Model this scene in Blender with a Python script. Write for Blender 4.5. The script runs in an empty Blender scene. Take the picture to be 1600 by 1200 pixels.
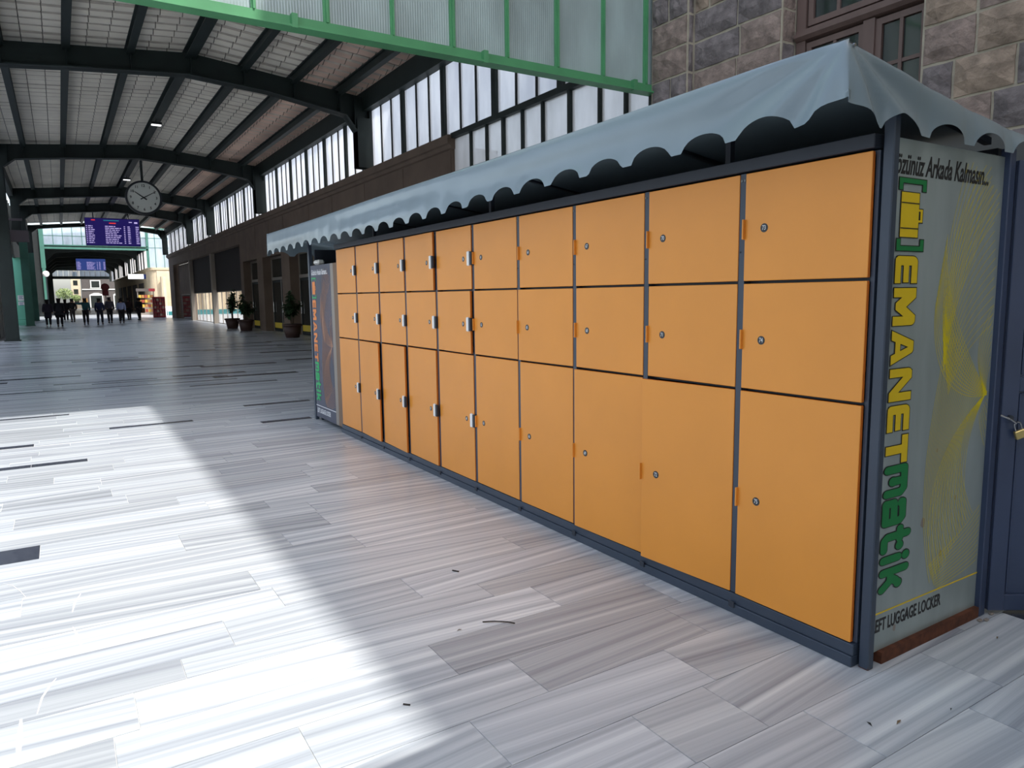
import bpy, bmesh, math, random
from math import sin, cos, pi, radians, sqrt, atan2, exp
from mathutils import Vector, Matrix
C = bpy.context.scene.collection
SC = bpy.context.scene
rnd = random.Random(7)

# ------------------------------------------------------------------ camera, light, exposure
YAW, PITCH, ROLL = 0.55758, -0.122292, -0.0127025
cam_d = bpy.data.cameras.new('camera'); cam = bpy.data.objects.new('camera', cam_d); C.objects.link(cam)
cy, sy, cp, sp = cos(YAW), sin(YAW), cos(PITCH), sin(PITCH)
f = Vector((sy*cp, cy*cp, sp)); r = Vector((cy, -sy, 0)); u = r.cross(f)
r2 = r*cos(ROLL)+u*sin(ROLL); u2 = -r*sin(ROLL)+u*cos(ROLL)
cam.matrix_world = Matrix(((r2.x, u2.x, -f.x, 0), (r2.y, u2.y, -f.y, 0), (r2.z, u2.z, -f.z, 1.55), (0, 0, 0, 1)))
cam_d.sensor_width = 36; cam_d.lens = 1123.24*36/1600; cam_d.clip_end = 1000; cam_d.clip_start = .05
SC.camera = cam

SUN_DIR = Vector((0.25, -0.61, 1.0)).normalized()
w = bpy.data.worlds.new('sky'); SC.world = w; w.use_nodes = True
nt = w.node_tree; nt.nodes.clear()
sky = nt.nodes.new('ShaderNodeTexSky'); sky.sky_type = 'NISHITA'; sky.sun_disc = False
sky.sun_elevation = math.asin(SUN_DIR.z); sky.sun_rotation = atan2(SUN_DIR.x, SUN_DIR.y)
sky.dust_density = 2.5; sky.air_density = 1.0; sky.ozone_density = 1.0
hsv = nt.nodes.new('ShaderNodeHueSaturation'); hsv.inputs['Saturation'].default_value = 0.62
bg = nt.nodes.new('ShaderNodeBackground'); bg.inputs['Strength'].default_value = 0.27
wo = nt.nodes.new('ShaderNodeOutputWorld')
nt.links.new(sky.outputs[0], hsv.inputs['Color']); nt.links.new(hsv.outputs[0], bg.inputs[0]); nt.links.new(bg.outputs[0], wo.inputs[0])
sd = bpy.data.lights.new('sun', 'SUN'); sd.energy = 3.5; sd.angle = radians(0.36); sd.color = (1.0, .98, .945)
so = bpy.data.objects.new('sun', sd); C.objects.link(so)
so.rotation_euler = SUN_DIR.to_track_quat('Z', 'Y').to_euler(); so.location = (20, -40, 60)
SC.view_settings.view_transform = 'Standard'; SC.view_settings.look = 'None'
SC.view_settings.gamma = 1; SC.view_settings.use_curve_mapping = False
SC.view_settings.exposure = 0.42

# ------------------------------------------------------------------ materials
def srgb(r, g, b):
    return tuple(((c/255)/12.92 if c/255 <= .04045 else ((c/255+.055)/1.055)**2.4) for c in (r, g, b))
def mat(name, col, rough=.6, metal=0, spec=.5, var=0, vscale=4, bump=0, bscale=60, coat=0, stretch=(1, 1, 1), emit=None, estr=0):
    m = bpy.data.materials.new(name); m.use_nodes = True
    t = m.node_tree; b = t.nodes['Principled BSDF']
    b.inputs['Base Color'].default_value = (*col, 1); b.inputs['Roughness'].default_value = rough
    b.inputs['Metallic'].default_value = metal; b.inputs['Specular IOR Level'].default_value = spec
    b.inputs['Coat Weight'].default_value = coat
    if emit: b.inputs['Emission Color'].default_value = (*emit, 1); b.inputs['Emission Strength'].default_value = estr
    if var or bump:
        tc = t.nodes.new('ShaderNodeNewGeometry'); mp = t.nodes.new('ShaderNodeMapping')
        mp.inputs['Scale'].default_value = stretch; t.links.new(tc.outputs['Position'], mp.inputs[0])
    if var:
        n = t.nodes.new('ShaderNodeTexNoise'); n.inputs['Scale'].default_value = vscale; n.inputs['Detail'].default_value = 5
        t.links.new(mp.outputs[0], n.inputs['Vector'])
        cr = t.nodes.new('ShaderNodeValToRGB'); cr.color_ramp.elements[0].position = .3; cr.color_ramp.elements[1].position = .7
        cr.color_ramp.elements[0].color = (*[c*(1-var) for c in col], 1); cr.color_ramp.elements[1].color = (*[min(1, c*(1+var)) for c in col], 1)
        t.links.new(n.outputs['Fac'], cr.inputs[0]); t.links.new(cr.outputs[0], b.inputs['Base Color'])
    if bump:
        n2 = t.nodes.new('ShaderNodeTexNoise'); n2.inputs['Scale'].default_value = bscale; n2.inputs['Detail'].default_value = 4
        t.links.new(mp.outputs[0], n2.inputs['Vector'])
        bp = t.nodes.new('ShaderNodeBump'); bp.inputs['Strength'].default_value = bump; bp.inputs['Distance'].default_value = .02
        t.links.new(n2.outputs['Fac'], bp.inputs['Height']); t.links.new(bp.outputs[0], b.inputs['Normal'])
    return m

def glassy(name, diff, trans, mixf, rough=.25, gloss=.12, ribs=0, see=0.0):
    """frosted pane: diffuse + translucent with a glossy face; see = share that is clear"""
    m = bpy.data.materials.new(name); m.use_nodes = True; t = m.node_tree; t.nodes.clear(); L = t.links.new
    o = t.nodes.new('ShaderNodeOutputMaterial'); d = t.nodes.new('ShaderNodeBsdfDiffuse'); tr = t.nodes.new('ShaderNodeBsdfTranslucent')
    g = t.nodes.new('ShaderNodeBsdfGlossy'); m1 = t.nodes.new('ShaderNodeMixShader'); m2 = t.nodes.new('ShaderNodeMixShader')
    geo = t.nodes.new('ShaderNodeNewGeometry'); mp = t.nodes.new('ShaderNodeMapping'); mp.inputs['Scale'].default_value = (1.5, 1.5, .5)
    n = t.nodes.new('ShaderNodeTexNoise'); n.inputs['Scale'].default_value = 1.3; n.inputs['Detail'].default_value = 6
    L(geo.outputs['Position'], mp.inputs[0]); L(mp.outputs[0], n.inputs['Vector'])
    for sh, c in ((d, diff), (tr, trans)):
        cr = t.nodes.new('ShaderNodeValToRGB'); cr.color_ramp.elements[0].color = (*[x*.8 for x in c], 1); cr.color_ramp.elements[1].color = (*[min(1, x*1.12) for x in c], 1)
        cr.color_ramp.elements[0].position = .3; cr.color_ramp.elements[1].position = .65
        L(n.outputs['Fac'], cr.inputs[0]); L(cr.outputs[0], sh.inputs['Color'])
    g.inputs['Roughness'].default_value = rough
    m1.inputs[0].default_value = mixf; m2.inputs[0].default_value = gloss
    L(d.outputs[0], m1.inputs[1]); L(tr.outputs[0], m1.inputs[2]); L(m1.outputs[0], m2.inputs[1]); L(g.outputs[0], m2.inputs[2])
    last = m2
    if see:
        tp = t.nodes.new('ShaderNodeBsdfTransparent'); m3 = t.nodes.new('ShaderNodeMixShader'); m3.inputs[0].default_value = see
        L(m2.outputs[0], m3.inputs[1]); L(tp.outputs[0], m3.inputs[2]); last = m3
    if ribs:
        wv = t.nodes.new('ShaderNodeTexWave'); wv.inputs['Scale'].default_value = ribs; wv.bands_direction = 'X'; wv.inputs['Distortion'].default_value = .4
        bp = t.nodes.new('ShaderNodeBump'); bp.inputs['Strength'].default_value = .25; bp.inputs['Distance'].default_value = .01
        L(geo.outputs['Position'], wv.inputs['Vector']); L(wv.outputs['Fac'], bp.inputs['Height'])
        for s in (d, g): L(bp.outputs[0], s.inputs['Normal'])
    L(last.outputs[0], o.inputs[0])
    return m

def floor_material():
    m = bpy.data.materials.new('streaked_marble'); m.use_nodes = True; t = m.node_tree; L = t.links.new; b = t.nodes['Principled BSDF']
    geo = t.nodes.new('ShaderNodeNewGeometry'); at = t.nodes.new('ShaderNodeAttribute'); at.attribute_name = 'tone'
    sx = t.nodes.new('ShaderNodeSeparateXYZ'); L(at.outputs['Vector'], sx.inputs[0])
    off = t.nodes.new('ShaderNodeCombineXYZ'); L(sx.outputs[1], off.inputs[0]); L(sx.outputs[1], off.inputs[1])
    sc_ = t.nodes.new('ShaderNodeVectorMath'); sc_.operation = 'MULTIPLY'; sc_.inputs[1].default_value = (.2, 19, 1)
    # a slight slant so that the veins do not run exactly along the joints
    rot = t.nodes.new('ShaderNodeVectorRotate'); rot.rotation_type = 'Z_AXIS'
    ang = t.nodes.new('ShaderNodeMath'); ang.operation = 'MULTIPLY'; ang.inputs[1].default_value = .0018
    L(sx.outputs[1], ang.inputs[0]); L(geo.outputs['Position'], rot.inputs['Vector']); L(ang.outputs[0], rot.inputs['Angle'])
    L(rot.outputs[0], sc_.inputs[0])
    ad = t.nodes.new('ShaderNodeVectorMath'); ad.operation = 'ADD'; L(sc_.outputs[0], ad.inputs[0]); L(off.outputs[0], ad.inputs[1])
    n = t.nodes.new('ShaderNodeTexNoise'); n.inputs['Scale'].default_value = 1.0; n.inputs['Detail'].default_value = 5; n.inputs['Roughness'].default_value = .55; n.inputs['Distortion'].default_value = .0
    L(ad.outputs[0], n.inputs['Vector'])
    cr = t.nodes.new('ShaderNodeValToRGB'); e = cr.color_ramp.elements
    e[0].position = .28; e[0].color = (*srgb(146, 151, 158), 1); e[1].position = .72; e[1].color = (*srgb(226, 229, 228), 1)
    e2 = e.new(.45); e2.color = (*srgb(180, 185, 190), 1); e3 = e.new(.56); e3.color = (*srgb(199, 203, 206), 1)
    L(n.outputs['Fac'], cr.inputs[0])
    # tile tone multiplies
    mul = t.nodes.new('ShaderNodeMix'); mul.data_type = 'RGBA'; mul.blend_type = 'MULTIPLY'; mul.inputs['Factor'].default_value = 1
    gy = t.nodes.new('ShaderNodeCombineColor'); L(sx.outputs[0], gy.inputs[0]); L(sx.outputs[0], gy.inputs[1]); L(sx.outputs[0], gy.inputs[2])
    L(cr.outputs[0], mul.inputs['A']); L(gy.outputs[0], mul.inputs['B'])
    dk = t.nodes.new('ShaderNodeMix'); dk.data_type = 'RGBA'; L(sx.outputs[2], dk.inputs['Factor']); L(mul.outputs['Result'], dk.inputs['A'])
    n3 = t.nodes.new('ShaderNodeTexNoise'); n3.inputs['Scale'].default_value = 30; L(geo.outputs['Position'], n3.inputs['Vector'])
    c3 = t.nodes.new('ShaderNodeValToRGB'); c3.color_ramp.elements[0].color = (.012, .014, .03, 1); c3.color_ramp.elements[1].color = (.07, .08, .10, 1)
    L(n3.outputs['Fac'], c3.inputs[0]); L(c3.outputs[0], dk.inputs['B'])
    L(dk.outputs['Result'], b.inputs['Base Color'])
    n2 = t.nodes.new('ShaderNodeTexNoise'); n2.inputs['Scale'].default_value = 1.7; n2.inputs['Detail'].default_value = 5; L(geo.outputs['Position'], n2.inputs['Vector'])
    mr = t.nodes.new('ShaderNodeMapRange'); mr.inputs['To Min'].default_value = .25; mr.inputs['To Max'].default_value = .27
    L(n2.outputs['Fac'], mr.inputs[0]); L(mr.outputs[0], b.inputs['Roughness'])
    b.inputs['Specular IOR Level'].default_value = .5
    return m

M = {}
M['marble'] = floor_material()
M['grout'] = mat('grout', srgb(205, 204, 200), .8)
M['orange'] = mat('orange_laminate', srgb(232, 150, 56), .38, var=.035, vscale=2.5)
M['orange_edge'] = mat('orange_edge', srgb(206, 108, 26), .5)
M['slate'] = mat('slate_paint', srgb(54, 64, 78), .42, var=.12, vscale=3)
M['slate_dark'] = mat('slate_dark_paint', srgb(40, 46, 56), .5, var=.1)
M['navy'] = mat('navy_door_paint', srgb(54, 66, 92), .4, var=.15, vscale=2)
M['rust'] = mat('rust', srgb(88, 48, 28), .9, var=.4, vscale=25)
M['vinyl'] = mat('awning_vinyl', srgb(124, 139, 146), .26, coat=.15, var=.05, vscale=1.5, spec=.5)
M['steel'] = mat('brushed_steel', srgb(152, 162, 160), .30, metal=.25, var=.16, vscale=2.2, stretch=(3, 3, .6))
M['banner_dark'] = mat('dark_banner_print', srgb(74, 76, 92), .5, var=.25, vscale=2)
M['alu'] = mat('aluminium_edge', srgb(150, 140, 130), .45, metal=.4)
M['yellow'] = mat('yellow_print', srgb(226, 192, 20), .5)
M['yellow_line'] = mat('yellow_line_print', srgb(226, 206, 24), .5)
M['green_print'] = mat('green_print', srgb(16, 122, 60), .5)
M['green_neon'] = mat('bright_green_print', srgb(30, 175, 95), .5)
M['orange_print'] = mat('orange_print', srgb(238, 140, 66), .5)
M['orange_line'] = mat('orange_line_print', srgb(165, 120, 95), .5)
M['black_print'] = mat('black_print', srgb(30, 28, 28), .5)
M['white_print'] = mat('white_print', srgb(230, 230, 230), .5)
M['white_plastic'] = mat('white_plastic', srgb(246, 244, 238), .35)
M['black_plastic'] = mat('black_plastic', srgb(34, 38, 44), .4)
M['chrome'] = mat('chrome', srgb(190, 190, 190), .2, metal=1)
M['screw'] = mat('zinc_screw', srgb(120, 124, 124), .5, metal=.3)
M['brass'] = mat('brass', srgb(206, 184, 120), .35, metal=.7)
M['mortar'] = mat('mortar', srgb(168, 158, 138), .95, var=.15, vscale=6, bump=.3)
M['stone_a'] = mat('andesite_brown', srgb(136, 119, 108), .95, var=.32, vscale=7, bump=1, bscale=22)
M['stone_b'] = mat('andesite_grey', srgb(116, 107, 104), .95, var=.35, vscale=6, bump=1, bscale=22)
M['stone_c'] = mat('andesite_tan', srgb(146, 128, 110), .95, var=.35, vscale=5, bump=1, bscale=20)
M['wood'] = mat('brown_window_wood', srgb(104, 84, 76), .55, var=.15, vscale=5, stretch=(1, 1, .2))
M['win_glass'] = mat('dark_window_glass', srgb(44, 48, 46), .06, spec=.8)
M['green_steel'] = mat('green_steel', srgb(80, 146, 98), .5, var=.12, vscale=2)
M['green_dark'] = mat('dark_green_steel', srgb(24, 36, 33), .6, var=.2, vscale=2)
M['green_lit'] = mat('lit_green_steel', srgb(112, 190, 164), .5)  # mid green made paler, daylight on the column put into its colour
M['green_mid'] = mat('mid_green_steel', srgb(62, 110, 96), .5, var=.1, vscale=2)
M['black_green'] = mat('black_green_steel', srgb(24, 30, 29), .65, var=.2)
M['roof_sheet'] = mat('roof_sheet', srgb(246, 237, 220), .6, var=.10, vscale=1.2)
M['roof_sheet_pinkish'] = mat('roof_sheet_pinkish', srgb(222, 192, 172), .7, var=.16, vscale=.8)  # pinkish tone for the sheets nearest the right wall
M['roof_seam'] = mat('roof_sheet_seam', srgb(150, 140, 126), .9)
M['roof_shade'] = mat('roof_groove_shade', srgb(136, 124, 110), .9, var=.2)  # wave shading put into the colour of the grooves
M['roof_half_shade'] = mat('roof_groove_half_shade', srgb(204, 192, 176), .9, var=.15)  # lighter step of the painted shading, beside each groove
M['deck'] = mat('roof_deck_dark', srgb(70, 60, 54), .9)
M['interior_dark'] = mat('interior_dark', srgb(44, 37, 33), .9)
M['brown_wall'] = mat('brown_travertine', srgb(108, 91, 78), .85, var=.14, vscale=1.4, bump=.15)
M['beige_wall'] = mat('beige_travertine', srgb(206, 188, 158), .85, var=.1, vscale=1.5)
M['plaster'] = mat('plaster', srgb(150, 140, 128), .9)
M['gable_glass'] = glassy('gable_wired_glass', srgb(186, 202, 200), srgb(214, 226, 220), .38, .22, .10, ribs=9, see=.06)
M['clere_glass'] = glassy('clerestory_frosted_glass', srgb(225, 228, 232), (.95, .96, 1.0), .93, .3, .02, see=.35)
M['side_glass'] = glassy('side_frosted_glass', srgb(215, 218, 216), (.95, .95, .93), .85, .3, .03, see=.3)
M['far_glass'] = glassy('far_gable_glass', srgb(200, 215, 228), srgb(220, 232, 240), .5, .3, .05, see=.45)
M['clear_glass'] = glassy('clear_glass', (.1, .12, .12), (.3, .35, .35), .3, .05, .25, see=.8)
M['clock_face'] = mat('clock_face', srgb(205, 208, 200), .4)
M['screen'] = mat('departure_screen', (.01, .008, .05), .3, emit=srgb(34, 24, 98), estr=.5)
M['screen_blue'] = mat('arrivals_screen', (.01, .02, .06), .3, emit=srgb(48, 72, 150), estr=.5)
M['led_white'] = mat('led_white_text', (.1, .1, .1), .5, emit=srgb(190, 175, 235), estr=.7)
M['led_red'] = mat('led_red_text', (.1, .0, .0), .5, emit=srgb(230, 60, 60), estr=.7)
M['led_cyan'] = mat('led_cyan_text', (0, .1, .1), .5, emit=srgb(40, 130, 150), estr=.6)
M['lamp'] = mat('lamp_tube', (.9, .9, .9), .5, emit=(1, 1, 1), estr=.9)
M['sign_lit'] = mat('lit_sign', (.9, .9, .9), .5, emit=(.9, .95, 1), estr=.8)
M['sign_blue'] = mat('sign_blue', srgb(50, 70, 140), .5)
M['leaf'] = mat('leaf', srgb(48, 74, 44), .6, var=.4, vscale=9)
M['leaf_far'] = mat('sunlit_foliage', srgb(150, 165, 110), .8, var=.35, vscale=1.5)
M['bark'] = mat('bark', srgb(80, 66, 52), .9)
M['pot'] = mat('brown_pot', srgb(66, 44, 38), .6)
M['soil'] = mat('soil', srgb(40, 32, 26), 1)
M['skin'] = mat('skin', srgb(190, 146, 122), .6)
M['red'] = mat('red_metal', srgb(128, 28, 38), .5)
M['hazard'] = mat('yellow_sticker', srgb(214, 184, 60), .5)
M['white_wall'] = mat('white_trim', srgb(205, 205, 198), .8)
M['far_dark'] = mat('far_dark_facade', srgb(84, 78, 74), .8, var=.1)
M['twig'] = mat('twig', srgb(40, 36, 32), .9)
M['dry'] = mat('dry_leaf', srgb(120, 100, 74), .9)
M['black_cloth'] = mat('black_cloth', srgb(24, 24, 28), .9)
def cloth(n, c):
    if n not in M: M[n] = mat(n, srgb(*c), .9)
    return M[n]

# ------------------------------------------------------------------ mesh helpers
class MB:
    def __init__(s): s.v = []; s.f = []; s.mi = []; s.cur = 0; s.smooth = False; s.sm = []
    def add(s, vs, fs, mi=None):
        o = len(s.v); s.v += [tuple(p) for p in vs]
        for q in fs: s.f.append(tuple(i+o for i in q)); s.mi.append(s.cur if mi is None else mi); s.sm.append(s.smooth)
        return s
    def box(s, x0, x1, y0, y1, z0, z1, mi=None):
        if x0 > x1: x0, x1 = x1, x0
        if y0 > y1: y0, y1 = y1, y0
        if z0 > z1: z0, z1 = z1, z0
        return s.add([(x0,y0,z0),(x1,y0,z0),(x1,y1,z0),(x0,y1,z0),(x0,y0,z1),(x1,y0,z1),(x1,y1,z1),(x0,y1,z1)],
                     [(0,3,2,1),(4,5,6,7),(0,1,5,4),(1,2,6,5),(2,3,7,6),(3,0,4,7)], mi)
    def bbox(s, x0, x1, y0, y1, z0, z1, b=.003, mi=None):
        """box with chamfered edges"""
        bm = bmesh.new(); bmesh.ops.create_cube(bm, size=1)
        for v in bm.verts: v.co = Vector(((x0+x1)/2+v.co.x*(x1-x0), (y0+y1)/2+v.co.y*(y1-y0), (z0+z1)/2+v.co.z*(z1-z0)))
        bmesh.ops.bevel(bm, geom=bm.edges[:], offset=b, segments=1, affect='EDGES', profile=.5)
        bm.verts.index_update(); s.add([v.co.copy() for v in bm.verts], [[v.index for v in q.verts] for q in bm.faces], mi); bm.free(); return s
    def prism(s, pts, axis, a, b, mi=None):
        """extrude a 2-D outline (in the two other axes, in x<y<z order) along axis"""
        n = len(pts)
        def P(p, t): q = list(p); q.insert(axis, t); return q
        area = sum(pts[i][0]*pts[(i+1) % n][1]-pts[(i+1) % n][0]*pts[i][1] for i in range(n))
        if area < 0: pts = pts[::-1]
        vs = [P(p, a) for p in pts]+[P(p, b) for p in pts]
        fs = [tuple(range(n))[::-1], tuple(range(n, 2*n))]+[(i, (i+1) % n, n+(i+1) % n, n+i) for i in range(n)]
        return s.add(vs, fs, mi)
    def tube(s, p0, p1, r0, r1=None, n=10, mi=None, cap=True):
        r1 = r0 if r1 is None else r1; p0 = Vector(p0); p1 = Vector(p1); d = (p1-p0).normalized()
        a = d.orthogonal().normalized(); b = d.cross(a)
        vs = [p0+(a*cos(2*pi*i/n)+b*sin(2*pi*i/n))*r0 for i in range(n)]+[p1+(a*cos(2*pi*i/n)+b*sin(2*pi*i/n))*r1 for i in range(n)]
        fs = [(i, (i+1) % n, n+(i+1) % n, n+i) for i in range(n)]
        if cap: fs += [tuple(range(n))[::-1], tuple(range(n, 2*n))]
        return s.add(vs, fs, mi)
    def path(s, pts, r, n=8, mi=None):
        for a, b in zip(pts, pts[1:]): s.tube(a, b, r, n=n, mi=mi)
        return s
    def mesh(s, name, mats):
        me = bpy.data.meshes.new(name); me.from_pydata(s.v, [], s.f); 
        for m in (mats if isinstance(mats, (list, tuple)) else [mats]): me.materials.append(m)
        me.polygons.foreach_set('material_index', s.mi); me.polygons.foreach_set('use_smooth', s.sm)
        me.update(); bm = bmesh.new(); bm.from_mesh(me); bmesh.ops.recalc_face_normals(bm, faces=bm.faces[:]); bm.to_mesh(me); bm.free()
        return me
    def build(s, name, mats, parent=None, **kw): return link(name, s.mesh(name, mats), parent, **kw)

def link(name, me, parent=None, loc=None, rot=None, label=None, cat=None, group=None, kind=None):
    o = bpy.data.objects.new(name, me); C.objects.link(o)
    if parent: o.parent = parent
    if loc: o.location = loc
    if rot: o.rotation_euler = rot
    return tag(o, label, cat, group, kind)
def tag(o, label=None, cat=None, group=None, kind=None):
    if label: o['label'] = label
    if cat: o['category'] = cat
    if group: o['group'] = group
    if kind: o['kind'] = kind
    return o
def thing(name, label, cat, loc=(0, 0, 0), rot=(0, 0, 0), group=None):
    return link(name, None, None, loc, rot, label, cat, group)
def struct(name, mb=None, mats=None, loc=None):
    o = link(name, mb.mesh(name, mats) if mb else None, None, loc); o['kind'] = 'structure'; return o
def text_mesh(s, size, mats, extrude=.0004, offset=0, shear=0, space=1, sx=1, align='CENTER', valign='CENTER'):
    cu = bpy.data.curves.new('t', 'FONT'); cu.body = s; cu.size = size; cu.extrude = extrude; cu.offset = offset; cu.shear = shear
    cu.space_character = space; cu.align_x = align; cu.align_y = valign; cu.resolution_u = 3
    o = bpy.data.objects.new('t', cu); C.objects.link(o)
    bpy.context.view_layer.update()
    me = bpy.data.meshes.new_from_object(o.evaluated_get(bpy.context.evaluated_depsgraph_get()))
    bpy.data.objects.remove(o); bpy.data.curves.remove(cu)
    me.transform(Matrix.Diagonal((sx, 1, 1, 1)))
    me.materials.clear()
    me.materials.append(mats); return me
# text frames: local x = reading direction, local y = letters' up, facing local +z
def frame(right, up, loc):
    right = Vector(right); up = Vector(up); n = right.cross(up)
    return Matrix(((right.x, up.x, n.x, loc[0]), (right.y, up.y, n.y, loc[1]), (right.z, up.z, n.z, loc[2]), (0, 0, 0, 1)))

# ================================================================== SETTING
# ---- floor: base, individually laid marble strips near the camera, joined strips beyond
fb = MB(); fb.box(-30, 8.37, -45, 180, -.35, -.0035); fb.box(8.37, 40, 9, 180, -.35, -.0035)
floor = struct('floor', fb, M['grout'])
DARK = [(3.75, 4.5, 1.24, 1.565), (-3, -.22, 5.10, 5.39), (-3, .12, 8.03, 8.17), (-.9, -.35, 9.22, 9.36), (.4, 1.35, 9.90, 10.04), (2.05, 2.68, 9.18, 9.36),
        (2.17, 3.14, 10.83, 10.98), (-.9, .0, 11.5, 11.62), (.55, 1.6, 12.5, 12.62), (2.0, 2.9, 13.6, 13.72), (-2.4, -1.2, 9.6, 9.75), (-.3, .15, 16.2, 16.4)]
rows = [-1.6]
near = [-1.28, -.96, -.64, -.32, 0, .31, .62, .93, 1.24, 1.565, 1.89, 2.19, 2.50, 2.80, 3.09, 3.28, 3.58, 3.86, 4.18, 4.46, 4.74, 5.10, 5.39, 5.62, 5.86, 6.14,
        6.44, 6.70, 6.90, 7.18, 7.46, 7.72, 8.03, 8.17, 8.38, 8.62, 8.84, 9.02, 9.18, 9.22, 9.36, 9.6, 9.75, 9.9, 10.04, 10.3, 10.55, 10.83, 10.98, 11.25, 11.5, 11.62, 11.9]
rows += near
y = 11.9
while y < 70:
    y += rnd.choice((.14, .2, .26, .3, .3)); rows.append(y)
# distance-coarsened rows after the hall
pieces = []
for a, b in zip(rows, rows[1:]):
    if b-a < .06: continue
    x = -7.0 - rnd.random()*1.2
    xmax = 8.3 if a < 16 else 8.36
    x0l = -6.5
    segs = []
    darks = [d for d in DARK if abs(d[2]-a) < .03 or (d[2] <= a+.01 and d[3] >= b-.01)]
    cuts = sorted(sum(([d[0], d[1]] for d in darks), []))
    # a few joints measured in the photo
    fixed = {1.24: [2.235], 1.565: [1.68, 2.05], 1.89: [2.13, 1.16], 2.19: [.62, 1.52]}
    for k, v in fixed.items():
        if abs(a-k) < .01: cuts = sorted(cuts+v)
    while x < xmax:
        L_ = rnd.uniform(.7, 1.9) if a < 12 else rnd.uniform(1.0, 3.0)
        nx = x+L_
        for c in cuts:
            if x < c-.05 and nx > c-.35: nx = c; break
        nx = min(nx, xmax)
        if nx > xmax-.3: nx = xmax
        dark = any(d[0] <= x+.02 and d[1] >= nx-.02 for d in darks)
        if not darks and a > 12 and rnd.random() < .07: dark = True
        tone = rnd.choice((.82, .88, .94, .98, 1.0, 1.04, 1.06)) * rnd.uniform(.97, 1.03)
        pieces.append((x, nx, a, b, tone, rnd.uniform(0, 60)*(1 if rnd.random() < .5 else -1), 1.0 if dark else 0.0))
        x = nx
def seen(p):
    cx_, cy_ = (p[0]+p[1])/2, (p[2]+p[3])/2
    q = []
    for X_ in (p[0], p[1]):
        d = Vector((X_, cy_, 0))-Vector((0, 0, 1.55)); zf = d.dot(f)
        if zf < .4: continue
        q.append((800+1123.24*d.dot(r2)/zf, 600-1123.24*d.dot(u2)/zf))
    if not q: return 0
    xa = min(t[0] for t in q); xb = max(t[0] for t in q); ya = q[0][1]
    if xb < 0 or xa > 1600 or min(t[1] for t in q) > 1290: return 0
    if cx_ > 2.78 and 1.7 < cy_ < 8: return 0
    return (p[1]-p[0])*(p[3]-p[2])/((cx_**2+cy_**2)**1.5+1)
order = sorted(range(len(pieces)), key=lambda i: -seen(pieces[i]))
big = set(i for i in order[:300] if seen(pieces[i]) > 0)
def tile_geo(mb, tn, p):
    g = .0016; z = rnd.uniform(-.0006, .0006)
    n0 = len(mb.f); mb.box(p[0]+g, p[1]-g, p[2]+g, p[3]-g, -.0035, z); 
    tn += [(p[4], p[5], p[6])]*(len(mb.f)-n0)
def tone_mesh(mb, tn, name):
    me = bpy.data.meshes.new(name); me.from_pydata(mb.v, [], mb.f); me.materials.append(M['marble'])
    a = me.attributes.new('tone', 'FLOAT_VECTOR', 'FACE'); a.data.foreach_set('vector', [c for t in tn for c in t]); me.update(); return me
for i in sorted(big):
    mb = MB(); tn = []; tile_geo(mb, tn, pieces[i]); link('marble_strip', tone_mesh(mb, tn, 'marble_strip'), floor)
mb = MB(); tn = []
for i, p in enumerate(pieces):
    if i not in big: tile_geo(mb, tn, p)
for k in range(300):   # slabs outside the hall and beyond it
    pass
for (xa, xb, ya, yb) in ((-30, -7.3, -45, 70), (-7.3, 8.36, -45, -1.62), (-30, 8.36, 70, 178), (8.38, 39, 9.1, 178)):
    n0 = len(mb.f); mb.box(xa, xb, ya, yb, -.0035, 0); tn += [(.95, 11.0, 0.0)]*(len(mb.f)-n0)
o = link('marble_strips', tone_mesh(mb, tn, 'marble_strips'), floor); o['kind'] = 'stuff'

def at(px, py, z=0.0):
    d = r2*((px-800)/1123.24)+u2*(-(py-600)/1123.24)+f; t = (z-1.55)/d.z; return Vector((0, 0, 1.55))+d*t
def floor_mark(name, pix, wid, m):
    pts = [at(*p_) for p_ in pix]; vs = []
    for i, p_ in enumerate(pts):
        d = (pts[min(i+1, len(pts)-1)]-pts[max(0, i-1)]).normalized(); n_ = Vector((-d.y, d.x, 0))*wid*(.4 if i in (0, len(pts)-1) else 1); vs += [p_-n_+Vector((0, 0, .0012)), p_+n_+Vector((0, 0, .0012))]
    MB().add(vs, [(2*i, 2*i+1, 2*i+3, 2*i+2) for i in range(len(pts)-1)]).build(name, m, floor)
chalk = mat('chalk_mark', srgb(246, 246, 242), .8)
floor_mark('scuff_mark', [(58, 1116), (66, 1090), (78, 1072), (88, 1060)], .004, chalk)
floor_mark('scuff_mark', [(113, 957), (117, 942), (126, 928)], .005, chalk)
floor_mark('scuff_mark', [(114, 980), (122, 995), (130, 1018)], .006, chalk)
floor_mark('scuff_mark', [(33, 1124), (30, 1160), (28, 1192)], .010, chalk)
floor_mark('scuff_mark', [(5, 912), (20, 915), (32, 924), (42, 935)], .002, M['grout'])

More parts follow.
